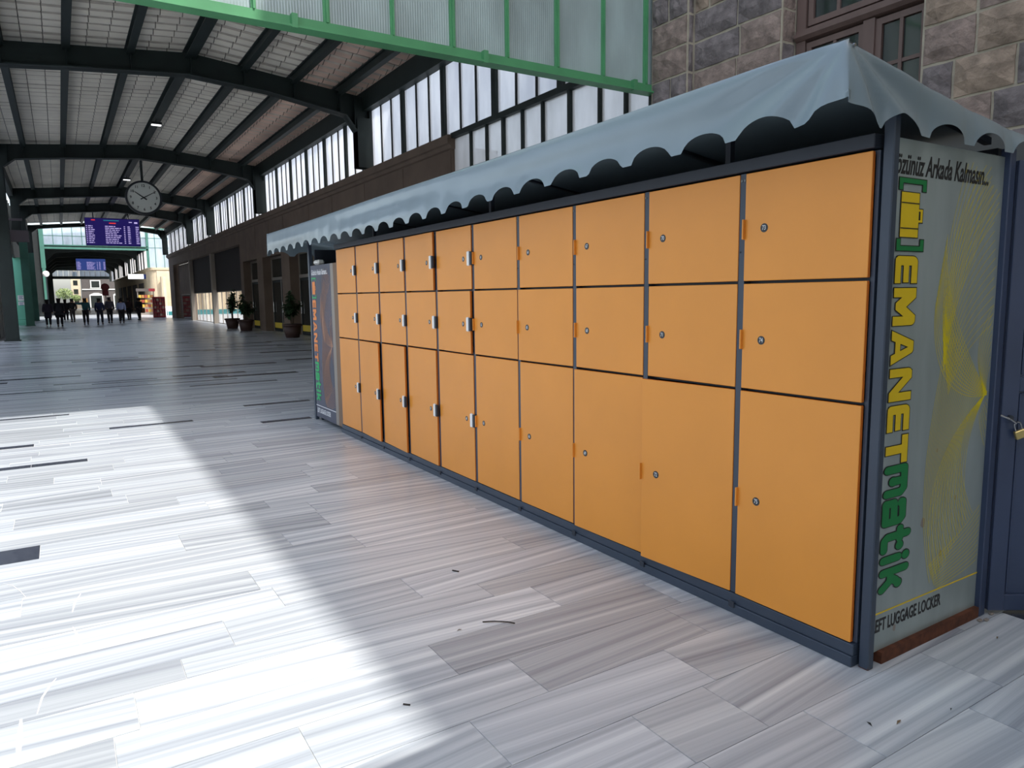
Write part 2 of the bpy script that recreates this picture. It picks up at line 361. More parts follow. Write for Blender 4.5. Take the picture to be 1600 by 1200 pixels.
# ---- stone station building on the right
CH = .42
sb = MB()
XS = 8.42
sb.box(XS, 24, -45, 4.72, 0, 24); sb.box(XS, 24, 6.6, 9.0, 0, 24)
sb.box(XS, 24, 4.72, 6.6, 0, 2.9); sb.box(XS, 24, 4.72, 6.6, 7.4, 24); sb.box(XS+.8, 24, 4.72, 6.6, 2.9, 7.4)
sb.box(XS-.12, XS, 8.19, 8.97, 0, 24)
sb.box(7.1, 24, -45, 9.2, 24, 24.4)
wall_r = struct('wall_right_stone', sb, M['mortar'])
smats = [M['stone_a'], M['stone_b'], M['stone_c']]
def stone(y0, y1, z0, z1, x, depth, m, parent=wall_r, face='x'):
    """rough-faced block; the face looks towards -x (face='x') or -y"""
    g = .017; ny, nz = (4 if y1-y0 > .5 else 3), 3; vs = []; fs = []
    q = random.Random(int(y0*997+z0*131+x*17))
    for j in range(nz+1):
        for i in range(ny+1):
            a = y0+g+(y1-y0-2*g)*i/ny; b = z0+g+(z1-z0-2*g)*j/nz; edge = i in (0, ny) or j in (0, nz)
            a += 0 if i in (0, ny) else q.uniform(-.02, .02); b += 0 if j in (0, nz) else q.uniform(-.02, .02)
            h = q.uniform(.0, .012) if edge else q.uniform(.028, .062)
            if edge: a += q.uniform(-.006, .006); b += q.uniform(-.006, .006)
            vs.append((x-depth*.25-h, a, b) if face == 'x' else (a, x-depth*.25-h*.4, b))
    W = ny+1
    for j in range(nz):
        for i in range(ny): fs.append((j*W+i, j*W+i+1, (j+1)*W+i+1, (j+1)*W+i))
    ring = [i for i in range(W)]+[j*W+ny for j in range(1, nz+1)]+[nz*W+i for i in range(ny-1, -1, -1)]+[j*W for j in range(nz-1, 0, -1)]
    o0 = len(vs)
    for k in ring:
        p = vs[k]; vs.append((x+.04, p[1], p[2]) if face == 'x' else (p[0], x+.04, p[2]))
    for k in range(len(ring)): k2 = (k+1) % len(ring); fs.append((ring[k], ring[k2], o0+k2, o0+k))
    mb = MB(); mb.add(vs, fs); me = mb.mesh('stone', m)
    return link('stone', me, parent)
zc = [4.87+CH*k for k in range(-5, 6)]
q = random.Random(5)
for k, z0 in enumerate(zc[:-1]):
    z1 = z0+CH
    def run(ya, yb, x, widths):
        yy = ya
        while yy < yb-.02:
            w_ = q.uniform(*widths); 
            if yb-(yy+w_) < .28: w_ = yb-yy
            stone(yy, yy+w_, z0, z1, x, .03, q.choice(smats+[M['stone_a'], M['stone_b']])); yy += w_
    run(.9 + .3*(k % 2), 4.71, XS, (.5, .95)); run(6.61, 8.17, XS, (.42, .8)); run(8.2, 8.96, XS-.12, (.3, .5))
    if 2.9 < z0 < 7.3:
        stone(XS+.0, XS+.27, z0, z1, 6.6, .0, q.choice(smats[:2]), face='y')
    stone(XS-.12, XS+.0, z0, z1, 8.19, .0, M['stone_b'], face='y')
# window in the stone wall
win = struct('window_1', None)
wb = MB()
X0 = XS+.27
wb.box(X0, X0+.14, 6.44, 6.58, 2.9, 7.4); wb.box(X0, X0+.14, 4.73, 4.82, 2.9, 7.4); wb.box(X0, X0+.14, 4.82, 6.44, 7.28, 7.4); wb.box(X0, X0+.14, 4.82, 6.44, 2.9, 3.02)
wb.build('window_frame', M['wood'], win)
wb = MB(); wb.prism([(X0-.07, 4.92), (X0-.02, 4.88), (X0+.1, 4.86), (X0+.1, 5.03), (X0-.03, 5.01), (X0-.03, 4.97), (X0-.07, 4.96)], 1, 4.74, 6.57); wb.build('transom', M['wood'], win)
wb = MB(); wb.box(X0-.01, X0+.1, 5.46, 5.61, 3.02, 4.86); wb.build('mullion', M['wood'], win)
def sash(y0, y1, z0, z1, cols, zrows, name='sash'):
    s = MB(); e = .075
    s.box(X0+.02, X0+.08, y0, y0+e, z0, z1); s.box(X0+.02, X0+.08, y1-e, y1, z0, z1); s.box(X0+.02, X0+.08, y0+e, y1-e, z0, z0+e); s.box(X0+.02, X0+.08, y0+e, y1-e, z1-e, z1)
    ys = [y0+e+(y1-y0-2*e)*i/cols for i in range(cols+1)]; zs = [z0+e]+zrows+[z1-e]
    for v in ys[1:-1]: s.box(X0+.025, X0+.07, v-.022, v+.022, z0+e, z1-e)
    for v in zs[1:-1]: s.box(X0+.03, X0+.075, y0+e, y1-e, v-.022, v+.022)
    so_ = s.build(name, M['wood'], win)
    for a, b in zip(ys, ys[1:]):
        for c, d in zip(zs, zs[1:]):
            MB().box(X0+.052, X0+.058, a+.01, b-.01, c+.01, d-.01).build('pane', M['win_glass'], so_)
sash(5.61, 6.43, 3.04, 4.84, 2, [3.7, 4.28]); sash(4.83, 5.46, 3.04, 4.84, 2, [3.7, 4.28])
sash(4.84, 6.42, 5.05, 7.26, 4, [5.75, 6.5], 'upper_sash')

# ---- roof of the track section behind the camera (throws the near shadow edge)
rb = MB(); rb.box(-12, 8.3, -44, -2.25, 7.0, 7.2); rb.box(-12, 8.3, -2.4, -2.25, 6.7, 7.0)
struct('ceiling_rear', rb, M['roof_sheet'])
cb = MB()
for yy in (-3.0, -15, -28):
    cb.box(-11.8, -11.4, yy-.2, yy+.2, 0, 7.0); cb.box(-2.0, -1.6, yy-.2, yy+.2, 0, 7.0)
struct('trim_rear_columns', cb, M['green_dark'])

# ---- gable of the hall (green frame, wired glass)
GY = 8.99
gab = struct('wall_gable', None)
MB().box(-6, 8.41, GY-.02, GY+.12, 4.73, 4.87).box(-6, 8.41, GY-.09, GY-.02, 4.73, 4.755).build('gable_beam', M['green_steel'], gab)
mx = [8.19-.862*k for k in range(0, 17)]
for k, x in enumerate(mx):
    wd = .028 if k % 2 else .04
    MB().box(x-wd, x+wd, GY, GY+.09, 4.87, 9.4).box(x-wd*.35, x+wd*.35, GY-.035, GY, 4.87, 9.4).build('gable_mullion', M['green_steel'], gab)
for x in (7.9, 5.2, 2.6, 0.0):
    MB().box(x-.035, x+.035, GY-.1, GY-.02, 4.72, 4.88).build('splice_plate', M['green_steel'], gab)
for a, b in zip([8.4]+mx, mx+[-6]):
    for z0, z1 in ((4.88, 7.1), (7.16, 9.35)):
        MB().box(b+.02, a-.02, GY+.03, GY+.036, z0, z1).build('pane', M['gable_glass'], gab)
MB().box(-6, 8.4, GY+.01, GY+.1, 7.1, 7.16).box(-6, 8.4, GY, GY+.12, 9.35, 9.5).build('gable_rail', M['green_steel'], gab)

# ---- hall roof: panels, purlins, ribs
RIBS = [9.3, 21.5, 34.8, 47.7, 55.9, 69.8]
PX = [-1.95, -.75, .6, 2.0, 3.43, 4.78, 6.13, 7.47, 8.55]
def rz(x, dz=0): return 8.15 - (.079*(3.43-x) if x < 3.43 else .097*(x-3.43)) + dz
ceil = struct('ceiling', None)
def roof_panel_mesh(w_, name='roof_panel'):
    L_ = 2.41; n = 40; cols = 3; vs = []; fs = []
    us = []
    for c in range(cols):
        a = w_*c/cols; b = w_*(c+1)/cols; us += [(a+.008, 0), (b-.012, 0), (b-.008, .04), (b, .04)]
    us.append((w_, 0))
    for j in range(n+1):
        t = j/n*L_; ph = (t/.488) % 1.0; h = .055*(1+cos(2*pi*ph))
        for uu, hh in us: vs.append((uu, t, h+hh+.02))
    W = len(us)
    for j in range(n):
        for i in range(W-1): fs.append((j*W+i, j*W+i+1, (j+1)*W+i+1, (j+1)*W+i))
    mb = MB()
    for q_i, q_f in enumerate(fs):
        j, i = divmod(q_i, W-1); mb.f.append(q_f); mb.sm.append(False)
        mb.mi.append(1 if (i % 4) else (2 if j % 8 == 0 else (3 if j % 8 in (1, 7) else 0)))  # groove faces coloured darker to paint in the shading of the waves
    mb.v = vs; return mb.mesh(name, [M['roof_sheet'], M['roof_seam'], M['roof_shade'], M['roof_half_shade']])
yl = [9.1+2.45*k for k in range(25)]
meshes = {}
for a, b in zip(PX, PX[1:]):
    za, zb = rz(a), rz(b); wd = sqrt((b-a)**2+(zb-za)**2); ky = (round(wd, 2), a > 5.5)
    if ky not in meshes:
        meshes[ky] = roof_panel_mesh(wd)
        if a > 5.5: meshes[ky].materials[0] = M['roof_sheet_pinkish']
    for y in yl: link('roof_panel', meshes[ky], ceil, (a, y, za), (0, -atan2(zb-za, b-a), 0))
rt = MB()
for a, b in zip(PX, PX[1:]): rt.prism([(a, rz(a)+.12), (b, rz(b)+.12), (b, rz(b)+.2), (a, rz(a)+.2)], 1, 9.05, 70.2)
rt.build('roof_deck', M['deck'], ceil)
for x in PX[1:-1]:
    wd = .085 if x != 3.43 else .13
    MB().prism([(x-wd, rz(x)-.26), (x+wd, rz(x)-.26), (x+wd, rz(x)-.235), (x+.02, rz(x)-.235), (x+.02, rz(x)-.03), (x+wd, rz(x)-.03), (x+wd, rz(x)), (x-wd, rz(x)), (x-wd, rz(x)-.03), (x-.02, rz(x)-.03), (x-.02, rz(x)-.235), (x-wd, rz(x)-.235)], 1, 9.12, 70).build('purlin', M['green_dark'], ceil)
for x in (-1.8, 8.3): MB().box(x-.12, x+.12, 9.12, 70, rz(x)-.55, rz(x)).build('eaves_beam', M['green_dark'], ceil)
for i, y in enumerate(RIBS):
    if i == 0: continue
    bot = [(-1.45, 5.4), (-1.45, 6.75), (-1.05, 7.08), (.6, 7.25), (3.3, 7.46), (5.4, 7.30), (7.65, 6.93), (7.95, 6.5), (7.95, 5.45)]
    top = [(8.36, 5.45), (8.36, rz(8.4)-.15), (3.43, rz(3.43)-.1), (-1.85, rz(-1.85)-.15), (-1.85, 5.4)]
    if i == 5: bot = [(x, z+.25) if 5.5 < z < 7.6 else (x, z) for x, z in bot]
    m_ = MB(); m_.prism(bot+top, 1, y-.05, y+.05)
    for (a, b) in zip(bot, bot[1:]):   # bottom flange
        m_.prism([a, b, (b[0], b[1]+.035), (a[0], a[1]+.035)], 1, y-.2, y+.2)
    for x in PX[1:-1]+[-1.3, 7.9]:  # stiffeners
        zz = None
        for a, b in zip(bot, bot[1:]):
            if a[0] <= x <= b[0] and b[0] > a[0]: zz = a[1]+(b[1]-a[1])*(x-a[0])/(b[0]-a[0])
        if zz: m_.box(x-.012, x+.012, y-.19, y+.19, zz+.03, rz(x)-.2)
    m_.box(7.95, 8.36, y-.2, y-.17, 5.45, 6.9).box(7.95, 8.36, y+.17, y+.2, 5.45, 6.9)
    m_.build('roof_rib', M['green_dark'], ceil)

# ---- right wall of the hall
WX = 8.37
wr = MB()
OPEN = [(23.1, 26.5, 3.5), (27.7, 31.1, 3.5), (32.4, 35.8, 3.5), (36.95, 40.1, 3.5), (40.8, 67.3, 4.46)]
yy = 16.05
for a, b, z in OPEN:
    wr.box(WX, WX+.5, yy, a, 0, 5.1); wr.box(WX, WX+.5, a, b, z, 5.1); yy = b
wr.box(WX, WX+.5, yy, 70, 0, 5.1)
wall_h = struct('wall_right', wr, M['brown_wall'])
cn = MB(); cn.prism([(WX, 5.1), (WX-.06, 5.12), (WX-.1, 5.2), (WX-.16, 5.22), (WX-.16, 5.42), (WX+.5, 5.44), (WX+.5, 5.1)], 1, 15.95, 70.05)
cn.build('cornice', M['brown_wall'], wall_h)
for y in (19, 22, 25.2, 28, 31.8, 34.3, 37):   # raised cladding slabs
    MB().box(WX-.012, WX, y-.0, y+2.2, 4.0, 5.08).build('cladding_slab', M['brown_wall'], wall_h)
for y in (17.5,): MB().box(WX-.012, WX, 16.1, 18.9, 3.0, 5.08).build('cladding_slab', M['brown_wall'], wall_h)
# clerestory above the cornice, one window per bay
bays = [(9.1, 21.4), (21.4, 34.75), (34.75, 47.65), (47.65, 55.85), (55.85, 69.7)]
n_w = 2
for (a, b) in bays:
    wn = struct('window_%d' % n_w, None); n_w += 1
    n = max(1, round((b-a)/2.25)); st = (b-a)/n
    for k in range(n):
        y0 = a+k*st
        MB().box(WX-.02, WX+.12, y0-.09, y0+.09, 5.44, 7.25).build('mullion', M['green_dark'], wn)
        for j in range(3):
            ya = y0+.09+(st-.18)*j/3; yb = y0+.09+(st-.18)*(j+1)/3
            MB().box(WX+.05, WX+.058, ya+.012, yb-.012, 5.46, 7.22).build('pane', M['clere_glass'], wn)
            if j: MB().box(WX+.02, WX+.1, ya-.025, ya+.025, 5.44, 7.25).build('glazing_bar', M['black_green'], wn)
    MB().box(WX-.02, WX+.14, a, b, 7.22, 7.6).build('window_head', M['green_dark'], wn)
# fully glazed last bay beside the gable
wg = struct('window_%d' % n_w, None); n_w += 1
ys = [16.0, 15.1, 14.37, 13.66, 12.9, 12.16, 11.27, 10.38, 9.68, 9.05]
for i, (a, b) in enumerate(zip(ys, ys[1:])):
    MB().box(WX+.04, WX+.05, b+.02, a-.02, .9, 5.33).build('pane', M['side_glass'], wg)
    MB().box(WX-.02, WX+.1, b-(.045 if i % 3 == 2 else .03), b+(.045 if i % 3 == 2 else .03), 0, 5.36).build('glazing_bar', M['green_dark'], wg)
MB().box(WX-.06, WX+.12, 9.05, 16.0, 5.34, 5.46).box(WX-.02, WX+.12, 9.05, 16.0, 0, .9).build('glazing_rail', M['green_dark'], wg)
# doors in the right wall
dn = 1
for (a, b, z) in OPEN[:4]:
    d = struct('door_%d' % dn, None); dn += 1
    X = WX+.38
    fr = MB(); fr.box(X, X+.08, a, a+.1, 0, z).box(X, X+.08, b-.1, b, 0, z).box(X, X+.08, a+.1, b-.1, z-.1, z).box(X-.02, X+.08, a+.1, b-.1, 2.42, 2.55)
    fr.box(X, X+.07, (a+b)/2-.05, (a+b)/2+.05, 0, 2.42)
    fr.build('door_frame', M['alu'], d)
    for (p, s_) in ((a+.1, (a+b)/2-.05), ((a+b)/2+.05, b-.1)):
        lf = MB(); lf.box(X+.01, X+.06, p+.01, p+.09, .02, 2.4).box(X+.01, X+.06, s_-.09, s_-.01, .02, 2.4).box(X+.01, X+.06, p+.09, s_-.09, 2.3, 2.4).box(X+.01, X+.06, p+.09, s_-.09, .02, .12)
        lo = lf.build('door_leaf', M['black_green'], d)
        MB().box(X+.03, X+.036, p+.09, s_-.09, .12, 2.3).build('pane', M['win_glass'], lo)
        MB().box(X+.0, X+.008, p+.12, s_-.12, .16, .42).build('sticker', M['hazard'], lo)
        MB().box(X+.03, X+.036, p+.02, s_-.02, 2.57, z-.1).build('transom_pane', M['win_glass'], d)
        MB().tube((X-.02, s_-.13, .9), (X-.02, s_-.13, 1.4), .015).build('door_handle', M['chrome'], lo)
# big opening: posts, header panel and glass screen
scn = struct('wall_glass_screen', None)
for y in (50, 59): MB().box(WX+.05, WX+.3, y-.18, y+.18, 0, 4.46).build('post', M['plaster'], scn)
MB().box(WX+.32, WX+.46, 40.8, 59.3, 2.05, 4.46).build('header_panel', M['interior_dark'], scn)
MB().box(WX+.35, WX+.5, 59.2, 67.2, 0, 4.4).build('side_panel', M['brown_wall'], scn)
MB().box(WX+.34, WX+.40, 40.8, 59, 2.0, 2.05).box(WX+.34, WX+.40, 40.8, 59, 0, .04).build('glass_rail', M['alu'], scn)
for k in range(12):
    y0 = 41+k*1.5
    if y0 > 58: break
    MB().box(WX+.36, WX+.37, y0+.02, y0+1.46, .04, 2.0).build('pane', M['clear_glass'], scn)
    MB().box(WX+.34, WX+.39, y0-.02, y0+.02, .04, 2.0).build('glass_post', M['alu'], scn)
g2 = MB().box(WX+.28, WX+.34, 61.0, 61.08, 0, 2.0).box(WX+.28, WX+.34, 65.4, 65.48, 0, 2.0).box(WX+.28, WX+.34, 61.08, 65.4, 1.93, 2.0).build('door_frame', M['alu'], scn)
MB().box(WX+.30, WX+.31, 61.08, 65.4, .02, 1.93).build('pane', M['win_glass'], g2)
struct('wall_dark_backing', MB().box(9.5, 9.7, 16.1, 40.7, 0, 5.1).box(8.88, 9.5, 40.3, 40.6, 0, 5.1).box(8.88, 9.7, 16.1, 40.6, 5.12, 5.2), M['interior_dark'])  # unseen dark walls behind the doors, added to keep daylight from showing under them
# courtyard seen through the screen
cw = MB()
for k in range(9):
    x = 9.4+k*1.35; cw.tube((x, 84, 0), (x, 84, 4.0), .28, n=10)
cw.box(8.9, 22, 84.6, 85, 0, 4.6)
struct('wall_courtyard', cw, M['beige_wall'])
MB().box(8.9, 22, 82, 82.1, 0, .5).build('courtyard_fence', cloth('teal_paint', (44, 112, 112)), None, label='low teal fence behind the glass screen', cat='fence')

# ---- left side of the hall
lw = MB()
lw.box(-2.35, -2.2, 12, 70, 4.4, 5.6)
lw.box(-2.35, -2.2, 35.2, 40.5, 0, 4.4); lw.box(-3.2, -3.0, 43.5, 56.6, 0, 4.4); lw.box(-2.6, -2.3, 69.8, 90, 0, 9); lw.box(-2.6, -2.2, 60, 69.8, 0, 4.4)
wall_l = struct('wall_left', lw, M['black_green'])
for y in (36.0, 38.2): MB().box(-2.2, -2.14, y, y+2.0, .1, 4.2).build('wall_panel', M['green_dark'], wall_l)
wl = struct('window_%d' % n_w, None); n_w += 1  # clerestory on this side is added to bring daylight to the ceiling
for k in range(40):
    MB().box(-2.3, -2.29, 9.2+1.5*k, 10.64+1.5*k, 5.62, 7.65).build('pane', M['clere_glass'], wl)
    MB().box(-2.35, -2.2, 10.64+1.5*k, 10.7+1.5*k, 5.6, 7.7).build('glazing_bar', M['black_green'], wl)
MB().box(-4.2, -1.08, 45.2, 45.6, 4.62, 5.2).box(-4.2, -1.3, 45.25, 45.35, 5.68, 5.8).build('gantry_beam', mat('grey_beam', srgb(92, 84, 88), .7), wall_l)
for y in [v for v in RIBS[1:] if v != 47.7]:
    c_ = struct('trim_%d' % (RIBS.index(y)), None)
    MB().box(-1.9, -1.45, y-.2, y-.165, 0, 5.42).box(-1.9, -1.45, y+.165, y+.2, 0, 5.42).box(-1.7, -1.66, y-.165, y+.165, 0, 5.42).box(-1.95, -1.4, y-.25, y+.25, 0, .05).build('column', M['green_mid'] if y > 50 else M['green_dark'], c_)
# lit green column with notices
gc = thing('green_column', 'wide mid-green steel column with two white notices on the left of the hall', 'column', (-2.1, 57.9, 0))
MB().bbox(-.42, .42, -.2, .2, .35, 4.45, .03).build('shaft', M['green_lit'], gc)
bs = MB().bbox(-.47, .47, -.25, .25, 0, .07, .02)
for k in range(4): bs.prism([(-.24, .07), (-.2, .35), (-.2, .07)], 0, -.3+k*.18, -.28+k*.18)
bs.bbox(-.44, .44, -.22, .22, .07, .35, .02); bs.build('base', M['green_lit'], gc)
for (z0, z1, s_) in ((1.62, 1.98, 'a'), (1.32, 1.56, 'b')):
    nb = MB().box(-.2, .16, -.21, -.205, z0, z1, 0)
    for k in range(3): nb.box(-.14, .1-.05*(k % 2), -.213, -.21, z1-.08-.08*k, z1-.05-.08*k, 1)
    nb.build('notice', [M['white_print'], M['sign_blue']], gc)
sg = thing('hanging_sign', 'white and blue lift sign hanging at the left edge of the hall', 'sign', (-2.27, 44.8, 3.5))
MB().bbox(-.75, .38, -.06, .06, 0, .65, .01).build('panel', M['white_plastic'], sg)
MB().prism([(-.75, .0), (.38, .0), (.38, .2), (.1, .1), (-.3, .05), (-.75, .04)], 1, -.066, -.06).build('blue_wave', M['sign_blue'], sg)
me = text_mesh('ASANSÖR', .2, M['sign_blue'], offset=.003); o = link('lettering', me, sg); o.matrix_local = frame((1, 0, 0), (0, 0, 1), (-.15, -.068, .42))
MB().box(-.5, -.46, -.02, .02, .65, 1.1).build('hanger', M['black_green'], sg); MB().box(.2, .24, -.02, .02, .65, 1.1).build('hanger', M['black_green'], sg)

# ---- second hall far away
GY2 = 90
wf = MB()
# rounded beige corner
pts = [(8.75, 150)]
for k in range(7):
    a = pi+k*(pi/2)/6; pts.append((9.65+.9*cos(a), 90.9+.9*sin(a)))
pts += [(14, 90), (14, 150)]
wf.prism(pts, 2, 0, 4.9)
wall_f = struct('wall_far', wf, M['beige_wall'])
wc = MB(); pts2 = [(x-.12 if x < 13 else x, y-.12 if y < 100 else y) for x, y in pts]; wc.prism(pts2, 2, 4.9, 5.15); wc.build('cornice', M['beige_wall'], wall_f)
wo_ = MB()
for y in (97, 106, 115, 124, 133): wo_.box(8.68, 8.75, y, y+6, 0, 3.6)
wo_.build('dark_opening', M['far_dark'], wall_f)
fg = struct('wall_gable_far', None)
MB().box(-1.1, 8.75, GY2-.1, GY2+.1, 7.0, 7.22).box(-1.1, 8.75, GY2-.1, GY2+.1, 7.35, 7.45).build('gable_beam', M['green_mid'], fg)
MB().box(8.6, 8.85, GY2-.1, GY2+.1, 5.15, 9.4).box(-1.25, -.95, GY2-.1, GY2+.1, 0, 9.4).box(-1.3, -.9, GY2-.12, GY2+.14, 5, 9.3).build('gable_post', M['green_mid'], fg)
xs = [-.95+.87*k for k in range(15)]
for a in xs:
    MB().box(a-.03, a+.03, GY2-.03, GY2+.03, 7.45 if a < 8.6 else 5.15, 9.4).build('gable_mullion', M['green_mid'], fg)
for a, b in zip(xs, xs[1:]):
    for z0, z1 in (((7.45, 8.35), (8.4, 9.35)) if a < 8.3 else ((5.2, 7.3), (7.35, 8.35), (8.4, 9.35))):
        MB().box(a+.03, b-.03, GY2-.005, GY2+.005, z0, z1).build('pane', M['far_glass'], fg)
MB().box(-1, 11.3, GY2-.03, GY2+.03, 8.35, 8.4).box(8.85, 11.3, GY2-.03, GY2+.03, 7.3, 7.35).box(-1.1, 11.3, GY2-.1, GY2+.1, 9.35, 9.5).build('gable_rail', M['green_mid'], fg)
c2 = struct('ceiling_far', None)
for a, b in ((-1.4, 1.1), (1.1, 3.7), (3.7, 6.3), (6.3, 8.9)):
    za = 8.9-.1*abs(a-3.7); zb = 8.9-.1*abs(b-3.7)
    MB().prism([(a, za), (b, zb), (b, zb+.1), (a, za+.1)], 1, 90.2, 160).build('roof_slope', M['roof_sheet'], c2)
for k in range(9):
    x = -1.0+k*1.2; z = 8.9-.1*abs(x-3.7); MB().box(x-.1, x+.1, 90.2, 160, z-.3, z-.02).build('purlin', M['green_dark'], c2)
for y in (103, 114, 125, 136, 147, 159):
    MB().prism([(-1.3, 0), (-1.0, 0), (-1.0, 6.4), (0, 7.3), (3.7, 7.6), (7.6, 7.3), (8.5, 6.6), (8.5, 5.2), (8.75, 5.2), (8.75, 8.3), (3.7, 8.8), (-1.3, 8.3)], 1, y-.2, y+.2).build('roof_rib', M['green_dark'], c2)
lc = MB().box(-1.6, -1.4, 93, 160, 0, 8.5).box(-9, -1.3, 90.2, 90.5, 0, 9.4); struct('wall_left_far', lc, M['black_green'])
rc = struct('wall_right_far', MB().box(8.75, 8.9, 92.5, 160, 7.2, 8.6), M['green_dark'])
for k in range(20):
    y = 93+k*3.2
    if y < 156: MB().box(8.76, 8.78, y, y+1.9, 5.2, 7.2).build('pane', M['clere_glass'], rc)
    MB().box(8.75, 8.88, y+1.9, y+3.2, 5.15, 7.2).build('mullion', M['green_dark'], rc)
# end wall of the far hall: window strip and dark wall above the exit
ew = MB().box(-1.6, 8.9, 160, 160.3, 7.3, 9).box(-1.6, 8.9, 160, 160.3, 5.7, 6.2).box(-1.6, -.7, 160, 160.3, 0, 7.3)
ewo = struct('wall_end_far', ew, M['green_dark'])
for k in range(11): MB().box(-.7+.87*k, .1+.87*k, 160.1, 160.12, 6.2, 7.3).build('pane', M['far_glass'], ewo)

# far buildings and garden past the hall
fbd = thing('station_annexe', 'dark far building with white-framed window and arched doorway at the hall end', 'building', (8, 168, 0))
MB().box(-4, 9, 0, 4, 0, 7.5).build('facade', M['far_dark'], fbd)
MB().box(-4, 9, -.15, 0, 3.75, 3.95).build('string_course', M['white_wall'], fbd)
def wframe(x0, x1, z0, z1, arch=False, nm='window_frame'):
    m_ = MB().box(x0-.2, x0, -.12, 0, z0, z1).box(x1, x1+.2, -.12, 0, z0, z1).box(x0-.2, x1+.2, -.12, 0, z1, z1+.2)
    if arch: m_.prism([(x0-.2, z1+.2), (x1+.2, z1+.2), ((x0+x1)/2+.4, z1+.55), ((x0+x1)/2-.4, z1+.55)], 1, -.12, 0)
    else: m_.box(x0-.3, x1+.3, -.2, 0, z0-.15, z0)
    wo__ = m_.build(nm, M['white_wall'], fbd); MB().box(x0, x1, -.04, -.01, z0, z1).build('pane', M['win_glass'], wo__)
wframe(-2.3, -.9, 4.2, 5.5); wframe(-2.6, -.6, 0.2, 2.6, True, 'door_surround'); wframe(1.6, 3.2, 0.2, 2.6, True, 'door_surround')
MB().box(-4.1, -3.2, -.3, -.1, .1, 2.1).build('yellow_board', mat('ochre_board', srgb(150, 110, 50), .7), fbd)
sbd = thing('sunlit_building', 'narrow strip of sunlit cream building between tree and dark annexe', 'building', (3.2, 175, 0))
MB().box(-.9, .75, 0, 5, 0, 9).build('facade', M['beige_wall'], sbd)
for k in range(4): MB().box(-.5, .3, -.04, 0, 1.2+k*1.8, 2.2+k*1.8).build('window', M['win_glass'], sbd)
def foliage(name, n, rx, ry, rz_, size, m, parent, seed=1, squash=1.0, name2='foliage'):
    q = random.Random(seed); mb = MB()
    for _ in range(n):
        while True:
            p = Vector((q.uniform(-1, 1), q.uniform(-1, 1), q.uniform(-1, 1)))
            if .25 < p.length < 1: break
        c = Vector((p.x*rx, p.y*ry, p.z*rz_)); d = Vector((q.gauss(0, 1), q.gauss(0, 1), q.gauss(0, .6))).normalized(); e = d.orthogonal().normalized()
        e = (Matrix.Rotation(q.uniform(0, 6.28), 3, d) @ e); s_ = size*q.uniform(.6, 1.3)
        mb.add([c-d*s_, c+e*s_*.35+Vector((0, 0, -.1*s_)), c+d*s_, c-e*s_*.35+Vector((0, 0, -.1*s_))], [(0, 1, 2), (0, 2, 3)])
    return mb.build(name2, m, parent)
for i, (x, y, z, sx_, lab) in enumerate(((1.0, 166, 3.0, 1.5, 'round sunlit tree past the far hall exit, left of the cream building'), (2.9, 169, 2.2, .8, 'small pale shrub tree in front of the cream building'))):
    t = thing('tree', lab, 'tree', (x, y, 0)); MB().tube((0, 0, 0), (0, 0, z), .12, .07).build('trunk', M['bark'], t)
    o = foliage('foliage', 900, sx_, sx_, sx_*.75, .22, M['leaf_far'], t, seed=i+3); o.location = (0, 0, z); o['kind'] = 'stuff'

# ================================================================== LOCKERS
LX = 2.68            # plane of the door fronts
COLY = [1.65+.6375*k for k in range(11)]      # column boundaries, nearest first
ROWZ = [(.10, 1.095), (1.108, 1.59), (1.603, 2.083)]
ordinal = ['nearest', 'second nearest', 'third nearest', 'fourth nearest', 'fifth nearest', 'sixth nearest', 'fifth farthest', 'third farthest', 'second farthest', 'farthest']
